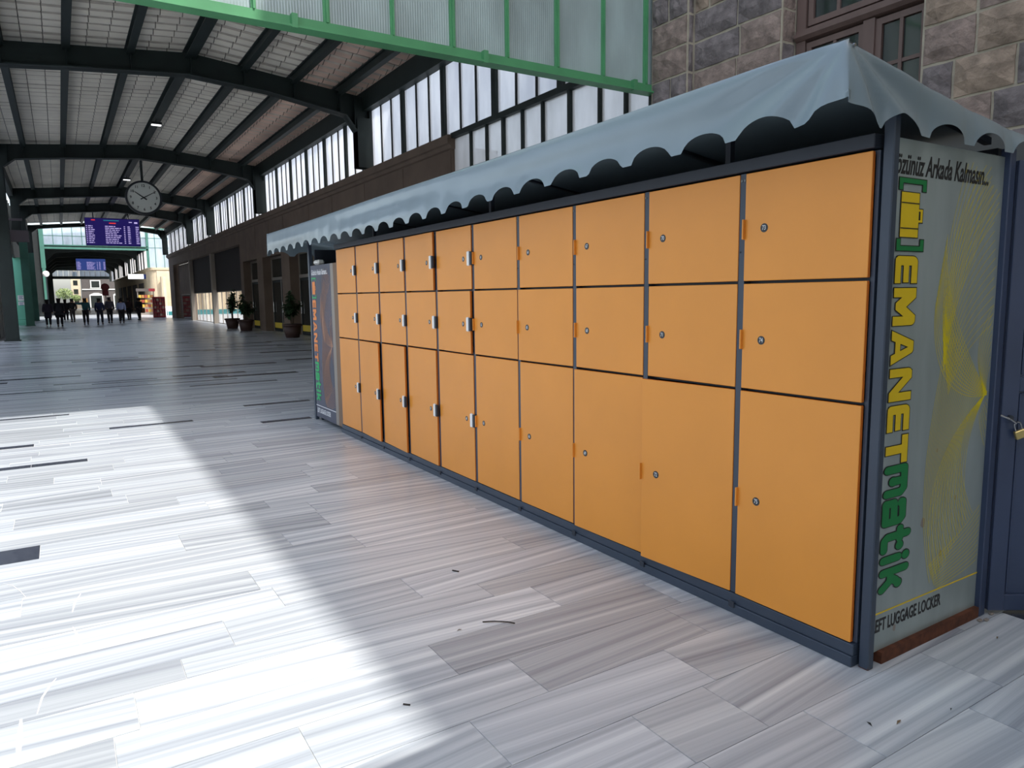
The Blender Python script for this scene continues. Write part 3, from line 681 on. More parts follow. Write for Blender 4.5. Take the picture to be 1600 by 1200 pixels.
# opening angle in degrees for (bottom, middle, top) doors of each column, nearest first
AJAR = [(0.3, 0, .2), (3.6, -.3, 0), (1.6, 0, .2), (.4, 1.5, 0), (0, .6, 0), (.3, 2.0, .5), (1.2, .2, 1.8), (2.2, 0, .4), (2.6, .3, .3), (0, 0, .3)]
def door_mesh(w_, h):
    """local: hinge edge at y=0, door spans +y; front at x=0, thickness towards +x; z from 0"""
    mb = MB(); mb.bbox(0, .019, 0, w_, 0, h, .0022, 0)
    for q in range(len(mb.f)):
        vs = [mb.v[i] for i in mb.f[q]]
        if max(v[0] for v in vs)-min(v[0] for v in vs) > .012: mb.mi[q] = 1
    return mb.mesh('door', [M['orange'], M['orange_edge']])
dmesh = {}
plate_disc = MB(); plate_disc.tube((0, 0, -.0012), (0, 0, 0), .0165, n=24); 
for ci in range(10):
    y0, y1 = COLY[ci], COLY[ci+1]; right_hinge = ci < 5
    nums = [75-3*ci, 74-3*ci, 73-3*ci]
    lab = 'orange luggage locker column with doors %d, %d and %d, %s of ten' % (nums[2], nums[1], nums[0], ['nearest', 'second nearest', 'third nearest', 'fourth nearest', 'fifth nearest', 'sixth nearest', 'seventh nearest', 'third farthest', 'second farthest', 'farthest'][ci])
    t = thing('luggage_locker', lab, 'locker', (LX, y0, 0), group='luggage lockers in the orange row')
    W_ = y1-y0
    body = MB(); e = .0165
    body.box(.021, .85, 0, e, .1, 2.085).box(.021, .85, W_-e, W_, .1, 2.085).box(.021, .85, e, W_-e, 2.07, 2.085).box(.021, .85, e, W_-e, .1, .115)
    body.box(.05, .85, e, W_-e, ROWZ[0][1]-.003, ROWZ[1][0]+.003).box(.05, .85, e, W_-e, ROWZ[1][1]-.003, ROWZ[2][0]+.003).box(.80, .85, e, W_-e, .115, 2.07)
    body.box(.004, .021, W_-e, W_, .1, 2.085)
    if ci: body.box(.004, .021, 0, e, .1, 2.085)
    bo = body.build('body', M['slate'], t)
    for yy in (e*.5,):
        MB().tube((.001, yy if ci else W_-e*.5, 2.055), (.004, yy if ci else W_-e*.5, 2.055), .0055, n=10).build('screw', M['screw'], bo)
        if ci: MB().tube((.001, yy, 1.735), (.0035, yy, 1.735), .004, n=8).build('keyhole', M['black_plastic'], bo)
    for ri, (z0, z1) in enumerate(ROWZ):
        dw = W_-2*e-.003; h = z1-z0; ky = round(h, 3)
        if ky not in dmesh: dmesh[ky] = door_mesh(dw, h)
        ang = radians(AJAR[ci][ri])
        d = link('door', dmesh[ky], t)
        if right_hinge:   # hinge on the near side, handle on the far side
            d.location = (0, e+.0015, z0); d.rotation_euler = (0, 0, ang); hy = dw
        else:             # hinge on the far side: mirrored by turning, front stays towards -x
            d.location = (0, W_-e-.0015, z0); d.scale = (1, -1, 1); d.rotation_euler = (0, 0, -ang); hy = dw
        hz = (1.835, 1.335, .585)[2-ri]-z0
        num = str(nums[ri]); py = dw-(.108 if right_hinge else .125)
        pm = MB(); pm.tube((-.0015, py, hz), (0, py, hz), .0195, n=28)
        po = pm.build('number_plate', M['black_plastic'], d)
        # digits lie on the plate; they are children of the door as well
        dm = text_mesh(num, .029, M['white_print'], offset=.0002, sx=.72)
        dm.transform(frame((0, -1, 0), (0, 0, 1), (0, 0, 0)))
        if not right_hinge: dm.transform(Matrix.Diagonal((1, -1, 1, 1)))
        dg = link('number', dm, d); dg.location = (-.0022, py, hz)
        if right_hinge:
            hm = MB(); hm.bbox(-.016, .004, dw-.004, dw+.004, hz-.045, hz+.045, .0015); hm.build('handle', M['orange'], d)
        else:
            hm = MB(); hm.bbox(-.02, -.0, dw-.040, dw-.004, hz-.055, hz+.055, .006); hm.build('lock_handle', M['white_plastic'], d)
            kb = MB(); kb.bbox(-.018, .004, dw-.001, dw+.028, hz-.05, hz+.05, .003); kb.build('latch_box', M['slate_dark'], d)
    if ci == 0: MB().tube((.0, W_-.008, 1.80), (.004, W_-.008, 1.80), .004, n=8).build('indicator_light', M['green_neon'], bo)
    if ci == 2:
        MB().add([(-.0006, .05, .42), (-.0006, .16, .40), (-.0006, .15, .41), (-.0006, .06, .43)], [(0, 1, 2, 3)]).build('scratch', M['black_print'], t)

# ---- kiosk frame
YE = 8.03
kf = thing('locker_shelter', 'dark slate steel shelter frame around the row of orange lockers', 'frame', (0, 0, 0))
MB().bbox(LX-.012, LX+.8, 1.652, YE, .0, .046, .003).bbox(LX-.003, LX+.8, 1.652, YE, .046, .096, .003).build('plinth', M['slate'], kf)
for y in [COLY[k] for k in range(1, 10, 1)]: MB().bbox(LX-.018, LX-.012, y-.025, y+.01, .03, .06, .002).build('foot_bracket', M['slate_dark'], kf)
MB().bbox(LX-.014, LX+.8, 1.655, YE, 2.092, 2.145, .003).build('top_rail', M['slate_dark'], kf)
MB().bbox(2.702, 2.74, 1.598, 1.642, .0, 2.36, .004).build('corner_post', M['slate'], kf)
MB().box(2.703, 2.738, 1.600, 1.640, -.0, .012).build('post_foot', M['rust'], kf)
MB().bbox(2.688, 2.73, 9.08, 9.14, .0, 2.38, .004).build('corner_post', M['slate'], kf)
MB().bbox(3.605, 3.655, 1.598, 1.642, 0, 2.17, .004).build('corner_post', M['navy'], kf)
for y in (4.62, 6.95, 2.4): MB().box(2.72, 2.75, y, y+.03, 2.146, 2.36).build('strut', M['slate_dark'], kf)
MB().bbox(2.70, 2.75, 1.66, 9.5, 2.37, 2.41, .003).build('front_tube', M['slate_dark'], kf)
MB().bbox(2.52, 2.545, 1.7, 9.6, 2.29, 2.32, .003).build('front_tube', M['slate_dark'], kf)
MB().bbox(3.62, 3.66, 1.66, 9.5, 2.14, 2.18, .003).build('rear_tube', M['slate_dark'], kf)
for y in (1.69, 2.9, 4.2, 5.6, 7.0, 8.4, 9.4): MB().prism([(2.45, 2.375), (3.62, 2.2), (3.62, 2.23), (2.45, 2.405)], 1, y, y+.03).build('rafter', M['slate_dark'], kf)
MB().box(2.80, 3.6, 1.60, 1.64, 0, .05).build('rusty_sill', M['rust'], kf)
MB().box(3.55, 3.60, 1.66, 9.0, 0, 2.15).build('rear_panel', M['slate_dark'], kf)
MB().box(2.75, 3.55, 9.02, 9.06, 0, 2.15).build('far_panel', M['slate_dark'], kf)

# ---- stroke lettering for the signs (letters drawn in a 2-D frame: x reading direction, y up)
def stroke_poly(pts, rad, cap, z, mb, mi):
    """thick line as flat plates; cap 'round' or 'square'"""
    def nz():
        ZB[0] = (ZB[0]+1.5e-5) % 9e-4; return z+ZB[0]
    for a, b in zip(pts, pts[1:]):
        a = Vector(a); b = Vector(b); d = (b-a); L_ = d.length
        if L_ < 1e-6: continue
        d /= L_; n = Vector((-d.y, d.x)); ex = rad if cap == 'square' else 0
        p = [a-d*ex-n*rad, b+d*ex-n*rad, b+d*ex+n*rad, a-d*ex+n*rad]
        zz = nz(); mb.add([(v.x, v.y, zz) for v in p], [(0, 1, 2, 3)], mi)
    if cap == 'round':
        for c in pts:
            zz = nz(); mb.add([(c[0]+rad*cos(2*pi*k/14), c[1]+rad*sin(2*pi*k/14), zz) for k in range(14)], [tuple(range(14))], mi)
ZB = [0.0]
def poly(pts, z, mb, mi):
    ZB[0] = (ZB[0]+1.5e-5) % 9e-4; z += ZB[0]; mb.add([(p[0], p[1], z) for p in pts], [tuple(range(len(pts)))], mi)
def arcp(cx, cy, r_, a0, a1, n=8): return [(cx+r_*cos(radians(a0+(a1-a0)*k/n)), cy+r_*sin(radians(a0+(a1-a0)*k/n))) for k in range(n+1)]
# heavy letters in a unit box w x 1 built from polygons (bars)
def heavy(ch):
    t = .30
    if ch == 'E': return 1.02, [[(0, 0), (.34, 0), (.34, 1), (.22, 1)]+arcp(.22, .78, .22, 90, 180)+arcp(.16, .16, .16, 180, 270), [(.2, .73), (1.0, .73), (1.0, 1), (.2, 1)], [(.2, .37), (.97, .37), (.97, .61), (.2, .61)], [(.14, 0), (1.0, 0), (1.0, .25), (.14, .25)]]
    if ch == 'M': return 1.42, [[(0, 0), (.34, 0), (.34, .95), (0, .95)], [(1.06, 0), (1.40, 0), (1.40, .8)]+arcp(1.22, .82, .18, 0, 90, 5)+[(1.06, 1.0)], [(0, 1), (.36, 1), (.86, .38), (.7, .1), (.56, .1), (0, .8)], [(1.24, 1), (1.04, 1), (.56, .38), (.66, .1), (.8, .1), (1.3, .8)]]
    if ch == 'A': return 1.30, [[(0, 0), (.36, 0), (.74, 1), (.44, 1)], [(.94, 0), (1.30, 0), (.88, .94), (.80, 1), (.56, 1)], [(.26, .18), (1.04, .18), (.94, .40), (.34, .40)]]
    if ch == 'N': return 1.26, [[(0, 0), (.32, 0), (.32, 1), (.2, 1)]+arcp(.17, .83, .17, 90, 180, 5), [(.92, 0), (1.24, 0), (1.24, 1), (.92, 1)], [(.1, 1), (.38, 1), (1.2, .1), (1.14, 0), (.90, 0), (.1, .84)]]
    if ch == 'T': return 1.12, [[(0, .72), (1.10, .72), (1.10, 1), (.0, 1)], [(.38, 0), (.72, 0), (.72, .9), (.38, .9)]]
def grow(pts, d):
    n = len(pts); A = sum(pts[i][0]*pts[(i+1) % n][1]-pts[(i+1) % n][0]*pts[i][1] for i in range(n)); s_ = 1 if A > 0 else -1; out = []
    for i in range(n):
        p0 = Vector(pts[i-1]); p1 = Vector(pts[i]); p2 = Vector(pts[(i+1) % n])
        a = (p1-p0); b = (p2-p1)
        if a.length < 1e-6: a = b
        if b.length < 1e-6: b = a
        a.normalize(); b.normalize(); n1 = Vector((a.y, -a.x))*s_; n2 = Vector((b.y, -b.x))*s_; m = n1+n2
        if m.length < .3: m = n1; k = d
        else: k = d/max(.5, m.length/2); m.normalize()
        out.append(tuple(p1+m*k))
    return out
def logo(mb, col, colg, dark, H=.17, x=0):
    """writes the bracketed case, the heavy word and the rounded word along +x; returns the length. H = letter height"""
    z1, z2 = .0010, .0020; g = .030
    def P(pts, ci, s=H):
        q_ = [(x+a*s, b*s) for a, b in pts]
        if dark is not None: poly(grow(q_, .0055), z1, mb, dark)
        poly(q_, z2, mb, ci)
    # [ suitcase ]
    P([(0, 0), (.42, 0), (.42, .16), (.17, .16), (.17, 1.05), (.42, 1.05), (.42, 1.21), (0, 1.21)], colg); x += .50*H
    P([(0, .12), (1.62, .12), (1.62, .92), (0, .92)], col)
    if dark is not None:
        for xx in (.36, 1.28): poly([(x+xx*H, .12*H), (x+(xx+.04)*H, .12*H), (x+(xx+.04)*H, .92*H), (x+xx*H, .92*H)], .0032, mb, dark)
    P([(.58, .9), (.66, .9)]+[(.66, 1.0), (.98, 1.0), (.98, .9), (1.06, .9), (1.06, 1.1), (.58, 1.1)], col); x += 1.70*H
    P([(0, 0), (.42, 0), (.42, 1.21), (0, 1.21), (0, 1.05), (.25, 1.05), (.25, .16), (0, .16)], colg); x += .62*H
    for ch in 'EMANET':
        w_, ps = heavy(ch)
        for p in ps: P(p, col)
        x += (w_+.16)*H if ch != 'T' else (w_+.04)*H
    # rounded word "matik"
    r_ = .155
    R_ = {'m': (1.28, [[(.16, .14), (.16, .92), (.95, .92)], [(.64, .70), (.64, .5)], [(1.1, .14), (1.1, .78), (.95, .92)]], [(.64, .4)]),
          'a': (1.10, [[(.2, .92), (.78, .92), (.9, .8), (.9, .14), (.16, .14), (.16, .52), (.9, .52)]], [(.2, .86)]),
          't': (1.00, [[(.34, 1.22), (.34, .28), (.46, .14), (.82, .14)], [(.1, .86), (.5, .86)]], [(.78, .86)]),
          'i': (.46, [[(.18, .14), (.18, .84)]], [(.18, 1.18)]),
          'k': (1.02, [[(.16, .14), (.16, 1.2)], [(.2, .5), (.55, .5), (.7, .3), (.82, .14)], [(.45, .55), (.62, .78)]], [(.74, .88)])}
    for ch in 'matik':
        w_, ss, dots = R_[ch]
        for rad, z, ci in ((r_+.035, z1, dark), (r_, z2, colg)):
            if ci is None: continue
            for s_ in ss: stroke_poly([(x+a*H, b*H) for a, b in s_], rad*H, 'round', z, mb, ci)
            for c in dots: stroke_poly([(x+c[0]*H, c[1]*H)]*1, rad*1.15*H, 'round', z, mb, ci)
        x += (w_+.07)*H
    return x
def waves(mb, ci, Wd, Ht, x0, w_, zt=.0006):
    """families of fine curves; frame: x across, y up"""
    def ribbon(pts):
        n = len(pts); vs = []; ZB[0] = (ZB[0]+3e-6) % 6e-4; zt = .0006+ZB[0]
        for i, p in enumerate(pts):
            a = Vector(pts[max(0, i-1)]); b = Vector(pts[min(n-1, i+1)]); d = (b-a).normalized(); nn = Vector((-d.y, d.x))*w_
            vs += [(p[0]-nn.x, p[1]-nn.y, zt), (p[0]+nn.x, p[1]+nn.y, zt)]
        fs = [(2*i, 2*i+1, 2*i+3, 2*i+2) for i in range(n-1)]; mb.add(vs, fs, ci)
    def clipped(fn, a, b, n=60):
        seg = []
        for i in range(n+1):
            p = fn(a+(b-a)*i/n)
            if x0-.02 < p[0] < Wd-.012 and .22 < p[1] < Ht-.03: seg.append(p)
            else:
                if len(seg) > 1: ribbon(seg)
                seg = []
        if len(seg) > 1: ribbon(seg)
    def bez(P, t): return tuple(P[0][i]*(1-t)**3+3*P[1][i]*t*(1-t)**2+3*P[2][i]*t*t*(1-t)+P[3][i]*t**3 for i in (0, 1))
    k_ = Wd/.862; q_ = Ht/2.12
    def fam(A, B, n):
        for k in range(n):
            t = k/(n-1); P = [((a[0]+(b[0]-a[0])*t)*k_, (a[1]+(b[1]-a[1])*t)*q_) for a, b in zip(A, B)]
            clipped(lambda s_, P=P: bez(P, s_), 0, 1, 44)
    # fan rising to the right edge
    fam([(.45, 1.28), (.41, 1.62), (.46, 1.86), (.74, 2.12)], [(.50, 1.10), (.56, 1.24), (.66, 1.32), (.90, 1.42)], 19)
    fam([(.44, 1.30), (.40, 1.55), (.40, 1.75), (.56, 2.10)], [(.45, 1.20), (.50, 1.50), (.62, 1.75), (.90, 1.95)], 12)
    # left veil crossing to the waist at the right
    fam([(.42, 1.78), (.40, 1.52), (.62, 1.30), (.83, 1.08)], [(.36, 1.50), (.33, 1.20), (.55, 1.05), (.84, 1.07)], 13)
    fam([(.88, 1.50), (.72, 1.38), (.68, 1.22), (.84, 1.07)], [(.92, 1.30), (.86, 1.24), (.80, 1.14), (.84, 1.07)], 9)
    # waist to the belly and down to the rule
    fam([(.84, 1.09), (.58, .96), (.58, .78), (.78, .52)], [(.48, 1.40), (.34, .90), (.30, .62), (.44, .26)], 24)
    fam([(.84, 1.09), (.66, .90), (.66, .76), (.72, .50)], [(.84, 1.08), (.62, .98), (.24, .74), (.48, .24)], 12)
    fam([(.84, 1.05), (.90, 1.0), (.92, .96), (.95, .90)], [(.78, .98), (.80, .90), (.85, .82), (.90, .76)], 7)
    # lower sail
    fam([(.88, .58), (.74, .46), (.60, .42), (.42, .34)], [(.88, .30), (.80, .26), (.66, .24), (.50, .22)], 12)
def frame_along(o, right, up, loc): o.matrix_world = frame(right, up, loc)

# near banner on the end wall of the kiosk (plane y = 1.62, faces the camera side)
nb = thing('kiosk_banner', 'silver end banner with vertical yellow and green lettering beside the blue door', 'sign', (2.742, 1.622, 0))
BW, BH = .862, 2.085
MB().bbox(0, BW, 0, .012, .048, .048+BH, .001).build('sheet', M['steel'], nb)
pm = MB(); waves(pm, 0, BW, 2.12, .22, .00115)
o = pm.build('wave_lines', M['yellow_line'], nb); o.matrix_parent_inverse = Matrix(); o.matrix_local = frame((1, 0, 0), (0, 0, 1), (0, -.0005, 0))
MB().box(0.03, BW, -.0016, -.0006, .212, .218).build('yellow_rule', M['yellow'], nb)
lm = MB(); Ln = logo(lm, 0, 1, 2, H=.158)
o = lm.build('logo_lettering', [M['yellow'], M['green_print'], M['black_print']], nb)
k = (1.985-.285)/Ln; o.matrix_local = frame((0, 0, -1), (1, 0, 0), (.044, -.0005, 1.985)) @ Matrix.Diagonal((k, 1, 1, 1))
me = text_mesh('Gözünüz Arkada Kalmasın...', .112, M['black_print'], offset=.0022, shear=.28, sx=.60, align='LEFT'); o = link('slogan', me, nb); o.matrix_local = frame((1, 0, 0), (0, 0, 1), (-.035, -.001, 2.035))
me = text_mesh('LEFT LUGGAGE LOCKER', .078, M['black_print'], offset=.0018, sx=.62, align='LEFT'); o = link('caption', me, nb); o.matrix_local = frame((1, 0, 0), (0, 0, 1), (.012, -.001, .158))
for (x, z, s_) in ((.36, .55, .03), (.52, .38, .022), (.44, .86, .012), (.62, .62, .014), (.18, .12, .02)):
    MB().add([(x+s_*cos(k*.9)*(.5+.5*((k*7) % 3)/2), -.0004, z+s_*sin(k*.9)*(.6+.4*((k*5) % 4)/3)) for k in range(7)], [tuple(range(7))]).build('scuff', M['alu'], nb)

# far banner, in line with the lockers
fbn = thing('kiosk_banner', 'dark banner with vertical orange and green lettering at the far end of the lockers', 'sign', (2.695, 9.06, 0))
FW = .78
MB().bbox(0, .012, -FW, 0, .05, 1.95, .001).build('sheet', M['banner_dark'], fbn)
MB().bbox(-.004, .02, -FW-.10, -FW-.001, .05, 1.95, .004).build('side_trim', M['alu'], fbn)
MB().bbox(-.002, .02, -FW-.24, -FW-.101, .05, 1.95, .003).build('filler_strip', mat('tan_filler', srgb(128, 104, 84), .7), fbn)
pm = MB(); waves(pm, 0, FW, 1.93, .2, .002); o = pm.build('wave_lines', M['orange_line'], fbn); o.matrix_local = frame((0, -1, 0), (0, 0, 1), (-.0005, 0, 0))
lm = MB(); Ln = logo(lm, 0, 1, None, H=.14); o = lm.build('logo_lettering', [M['orange_print'], M['green_neon']], fbn)
k = (1.80-.25)/Ln; o.matrix_local = frame((0, 0, -1), (0, -1, 0), (-.0005, -.04, 1.80)) @ Matrix.Diagonal((k, 1, 1, 1))
MB().box(-.0016, -.0006, -FW, 0, .195, .205).build('rule', M['white_print'], fbn)
me = text_mesh('Gözünüz Arkada Kalmasın...', .09, M['white_print'], offset=.002, shear=.28, sx=.62, align='LEFT'); o = link('slogan', me, fbn); o.matrix_local = frame((0, -1, 0), (0, 0, 1), (-.001, -.03, 1.86))
me = text_mesh('LEFT LUGGAGE LOCKER', .08, M['white_print'], offset=.002, sx=.6, align='LEFT'); o = link('caption', me, fbn); o.matrix_local = frame((0, -1, 0), (0, 0, 1), (-.001, -.04, .135))
MB().bbox(.03, .12, -.22, -.03, 1.96, 2.02, .02).build('lamp_cover', M['white_plastic'], fbn)

# ---- blue door at the end of the kiosk, turned towards the platform
dr = thing('kiosk_door', 'navy steel door at the right edge beside the silver banner', 'door', (3.675, 1.602, 0), (0, 0, radians(-33)))
MB().bbox(0, .82, .0, .035, .02, 2.12, .003).build('leaf', M['navy'], dr)
m_ = MB(); m_.bbox(.0, .075, -.014, 0, .02, 2.12, .003).bbox(.745, .82, -.014, 0, .02, 2.12, .003)
m_.bbox(.075, .745, -.014, 0, 2.04, 2.12, .003).bbox(.075, .745, -.014, 0, .02, .10, .003).bbox(.075, .745, -.014, 0, 1.08, 1.15, .003)
m_.build('rails', M['navy'], dr)
m_ = MB(); m_.bbox(.082, .09, -.008, 0, .11, 1.07, .002).bbox(.082, .09, -.008, 0, 1.16, 2.03, .002).bbox(.09, .74, -.008, 0, 1.065, 1.073, .002).bbox(.09, .74, -.01, 0, 1.10, 1.13, .002); m_.build('moulding', M['navy'], dr)
MB().tube((.035, -.014, .96), (.035, -.03, .96), .012, n=10).build('staple', M['slate_dark'], dr)
MB().add([(.2+.03*cos(k)*(.6+.4*(k % 2)), -.0006, .19+.035*sin(k)*(.6+.4*(k % 3)/2)) for k in range(6)], [tuple(range(6))]).build('paint_scuff', M['white_print'], dr)
pl = thing('padlock', 'small brass padlock hanging from the navy kiosk door hasp', 'padlock', (3.70, 1.535, .925), (radians(4), radians(-22), radians(-33)))
MB().bbox(-.024, .024, -.009, .009, -.062, -.022, .003).build('lock_body', M['brass'], pl)
sh = MB(); pts = [(-.015, 0, -.022), (-.015, 0, .004)]+[(.015*cos(radians(a)), 0, .004+.015*sin(radians(a))) for a in range(165, 0, -15)]+[(.015, 0, .004), (.015, 0, -.022)]
sh.path(pts, .0036, 8); sh.build('shackle', M['chrome'], pl)
hp = thing('hasp', 'bent steel hasp rod holding the brass padlock', 'hasp', (3.655, 1.58, .955))
MB().path([(-.02, .0, .02), (.0, -.03, .005), (.025, -.045, -.015), (.05, -.04, -.012)], .005, 8).build('rod', M['chrome'], hp)

# ================================================================== AWNING
AX, AY0, AY1 = 2.38, 1.595, 9.88; PITCH_S = .325
def scal(s):   # height of the valance edge above the tips; s = distance from the corner along the edge
    q_ = (s/PITCH_S)-round(s/PITCH_S); uu = abs(q_)*PITCH_S/.122
    return .062*sqrt(max(0, 1-uu*uu)) if uu < 1 else 0
def fold(s, z, top):   # drape folds fanning out of the corner
    dz = max(.01, top-z); a = abs(s); rr = sqrt(a*a+dz*dz)
    th = atan2(dz, a+1e-4)
    g = .020*min(rr*3, 1)*exp(-a/1.1)*sin(th*11+1.2)
    g += .0045*sin(s*.7+dz*22)*min(1, dz*8)+.002*sin(s*1.7-dz*30)*min(1, dz*8)
    g += .003*sin(s*19.3)*max(0, (dz-.12))*3*(.6+.4*sin(s*1.7))
    return g
def awning():
    mb = MB(); mb.smooth = True
    nr = 14; ss = []
    LXl = 1.75; L_ = AY1-AY0
    st = .0125; n1 = int(LXl/st); n2 = int(L_/ .02); n3 = int(1.5/.03)
    path = [('e', -LXl+i*LXl/n1) for i in range(n1)]+[('f', i*L_/n2) for i in range(n2)]+[('b', i*1.5/n3) for i in range(n3+1)]
    cols = []
    for kind, s in path:
        if kind == 'f': tz = 2.425-.0*s - .025*(s/L_) - .006*sin(s*.75)**2; bz = 2.155-.045*(s/L_)+.012*sin(s*1.1); sg_ = s; flare = .012+.02*exp(-s/.4)
        elif kind == 'e': d_ = -s; tz = 2.425-.145*d_-.02*sin(min(1, d_/1.4)*pi); bz = 2.135+.0*d_; sg_ = s; flare = .02+.03*exp(-d_/.5)
        else: d_ = s; tz = 2.40-.145*d_; bz = 2.11; sg_ = L_+s; flare = .02
        bz += scal(sg_); col = []
        bz = min(bz, tz-.02)
        for j in range(nr+1):
            t = j/nr; z = tz+(bz-tz)*t
            out = flare*t + (fold(abs(sg_) if kind == 'e' else sg_, z, tz) if kind != 'b' else .004*sin(s*9)*t)
            e_ = .012*(1-min(1, t*9))**2     # rounded top edge
            if kind == 'f': p = (AX-out+e_, AY0+s-(flare*t*exp(-s/.08) if s < .4 else 0), z-e_*.3)
            elif kind == 'e': p = (AX+(-s)-(flare*t*exp(s/.08)), AY0-out+e_, z-e_*.3)
            else: p = (AX+s, AY1+out-e_, z)
            col.append(p)
        cols.append(col)
    W = nr+1; vs = [p for c in cols for p in c]; fs = []
    for i in range(len(cols)-1):
        for j in range(nr): fs.append((i*W+j, i*W+j+1, (i+1)*W+j+1, (i+1)*W+j))
    mb.add(vs, fs)
    # top sheet
    nY, nX = 60, 10; vs = []
    for i in range(nY+1):
        y = AY0+.012+(AY1-AY0-.024)*i/nY
        for j in range(nX+1):
            d_ = (1.75)*j/nX; s = y-AY0; vs.append((AX+.012+d_, y, 2.4235-.025*(s/(AY1-AY0))-.006*sin(s*.75)**2*(1-j/nX)-.145*d_-.012*sin(pi*min(1, d_/1.4))*sin(pi*((s*1.0/1.35) % 1))-.018*sin(pi*min(1, d_/1.4))))
    W = nX+1; fs = [(i*W+j, i*W+j+1, (i+1)*W+j+1, (i+1)*W+j) for i in range(nY) for j in range(nX)]
    mb.add(vs, fs)
    me = mb.mesh('awning_sheet', M['vinyl']); return me
aw = thing('awning', 'grey-blue vinyl awning with scalloped valance over the orange lockers', 'awning', (0, 0, 0))
link('canopy', awning(), aw)
MB().tube((AX+.03, AY0-.004, 2.40), (AX+.03, AY0-.012, 2.40), .006, n=10).build('rivet', M['chrome'], aw)

# ================================================================== HALL FURNITURE
ck = thing('station_clock', 'round double-faced station clock hanging from a roof rib, hands at ten past ten', 'clock', (3.36, 34.8, 5.86))
m_ = MB(); m_.smooth = False; m_.tube((0, -.16, 0), (0, .16, 0), .67, n=48); m_.build('case', M['green_dark'], ck)
m_ = MB(); 
for k in range(48):
    a, b = 2*pi*k/48, 2*pi*(k+1)/48
    m_.add([(.70*cos(a), -.19, .70*sin(a)), (.70*cos(b), -.19, .70*sin(b)), (.62*cos(b), -.20, .62*sin(b)), (.62*cos(a), -.20, .62*sin(a)), (.70*cos(a), -.10, .70*sin(a)), (.70*cos(b), -.10, .70*sin(b))], [(0, 1, 2, 3), (0, 4, 5, 1)])
m_.build('bezel', M['black_plastic'], ck)
fc = MB().tube((0, -.165, 0), (0, -.161, 0), .62, n=48).build('dial', M['clock_face'], ck)
for k in range(1, 13):
    a = pi/2-k*pi/6; me = text_mesh(str(k), .15, M['black_print'], offset=.004); o = link('numeral', me, fc); o.matrix_local = frame((1, 0, 0), (0, 0, 1), (.49*cos(a), -.168, .49*sin(a)))
def hand(a, L_, w_, nm):
    d = Vector((cos(a), 0, sin(a))); n = Vector((-d.z, 0, d.x)); mb = MB(); P_ = [d*L_-n*w_*.5, d*L_+n*w_*.5, -d*.14+n*w_, -d*.14-n*w_]
    mb.add([(p.x, -.175, p.z) for p in P_]+[(p.x, -.17, p.z) for p in P_], [(0, 1, 2, 3), (4, 7, 6, 5), (0, 4, 5, 1), (1, 5, 6, 2), (2, 6, 7, 3), (3, 7, 4, 0)]); mb.build(nm, M['black_print'], ck)
hand(pi/2-(10+10/60)*pi/6, .40, .030, 'hour_hand'); hand(pi/2-10*pi/30, .56, .022, 'minute_hand')
MB().tube((0, 0, .66), (0, 0, 1.55), .05, n=12).build('hanger_rod', M['black_green'], ck)

def board(name, label, loc, w_, h, scr, cols, hdr):
    t = thing(name, label, 'departure board', loc); q_ = random.Random(4)
    MB().bbox(-w_/2, w_/2, .0, .22, -h/2, h/2, .02).build('housing', M['black_plastic'], t)
    MB().box(-w_/2+.03, w_/2-.03, -.012, -.004, -h/2+.03, h/2-.03).build('screen', scr, t)
    rows_ = 10; m_ = MB(); top = h/2-h*.26; dz = h*.66/rows_
    for r_i in range(rows_):
        z = top-dz*(r_i+.5)
        for (cx0, cw_, words) in cols:
            x = -w_/2+cx0*w_; xe = x+cw_*w_*(.6+.4*q_.random()) if words > 1 else x+cw_*w_
            while x < xe-.01:
                L_ = min(xe-x, q_.uniform(.1, .28)); m_.box(x, x+L_, -.016, -.012, z-dz*.22, z+dz*.22); x += L_+.04
        ro = m_.build('timetable_row', M['led_white'], t); ro['kind'] = 'stuff'; m_ = MB()
    if hdr:
        MB().box(-w_/2+.12*w_, -w_/2+.19*w_, -.016, -.012, h*.40, h*.435).box(-.06*w_, .06*w_, -.016, -.012, h*.30, h*.34).build('red_heading', M['led_red'], t)
        MB().box(-.16*w_, .12*w_, -.016, -.012, h*.40, h*.43).build('cyan_heading', M['led_cyan'], t)
        MB().box(.3*w_, .36*w_, -.016, -.012, h*.36, h*.39).box(.40*w_, .46*w_, -.016, -.012, h*.33, h*.39).build('clock_digits', M['led_white'], t)
    for x in (-w_*.34, w_*.3): MB().tube((x, .1, h/2), (x, .1, h/2+.55), .03).build('hanger_rod', M['black_green'], t)
    return t
cols_ = [(.02, .02, 1), (.06, .12, 2), (.36, .30, 3), (.70, .025, 1), (.77, .05, 1), (.92, .06, 1)]
board('departure_board', 'large purple departures screen hanging across the hall behind the clock', (3.42, 55.95, 6.12), 3.25, 1.84, M['screen'], cols_, True)
board('departure_board', 'smaller blue departures screen far down the second hall', (3.78, 107, 6.15), 3.3, 1.5, M['screen_blue'], cols_, False)

for (x, y, z, lab) in ((3.38, 29.0, 7.72, 'small white lamp under the ridge beam, nearer of two'), (3.40, 42.5, 7.70, 'small white lamp under the ridge beam, farther of two')):
    t = thing('ceiling_lamp', lab, 'lamp', (x, y, z), group='white lamps on the ridge beam')
    MB().bbox(-.16, .16, -.07, .07, -.04, .0, .01).build('diffuser', M['lamp'], t)
    MB().bbox(-.18, .18, -.09, .09, .0, .08, .01).build('lamp_case', M['black_green'], t)
    MB().tube((0, 0, .08), (0, 0, .2), .015).build('stem', M['black_green'], t)

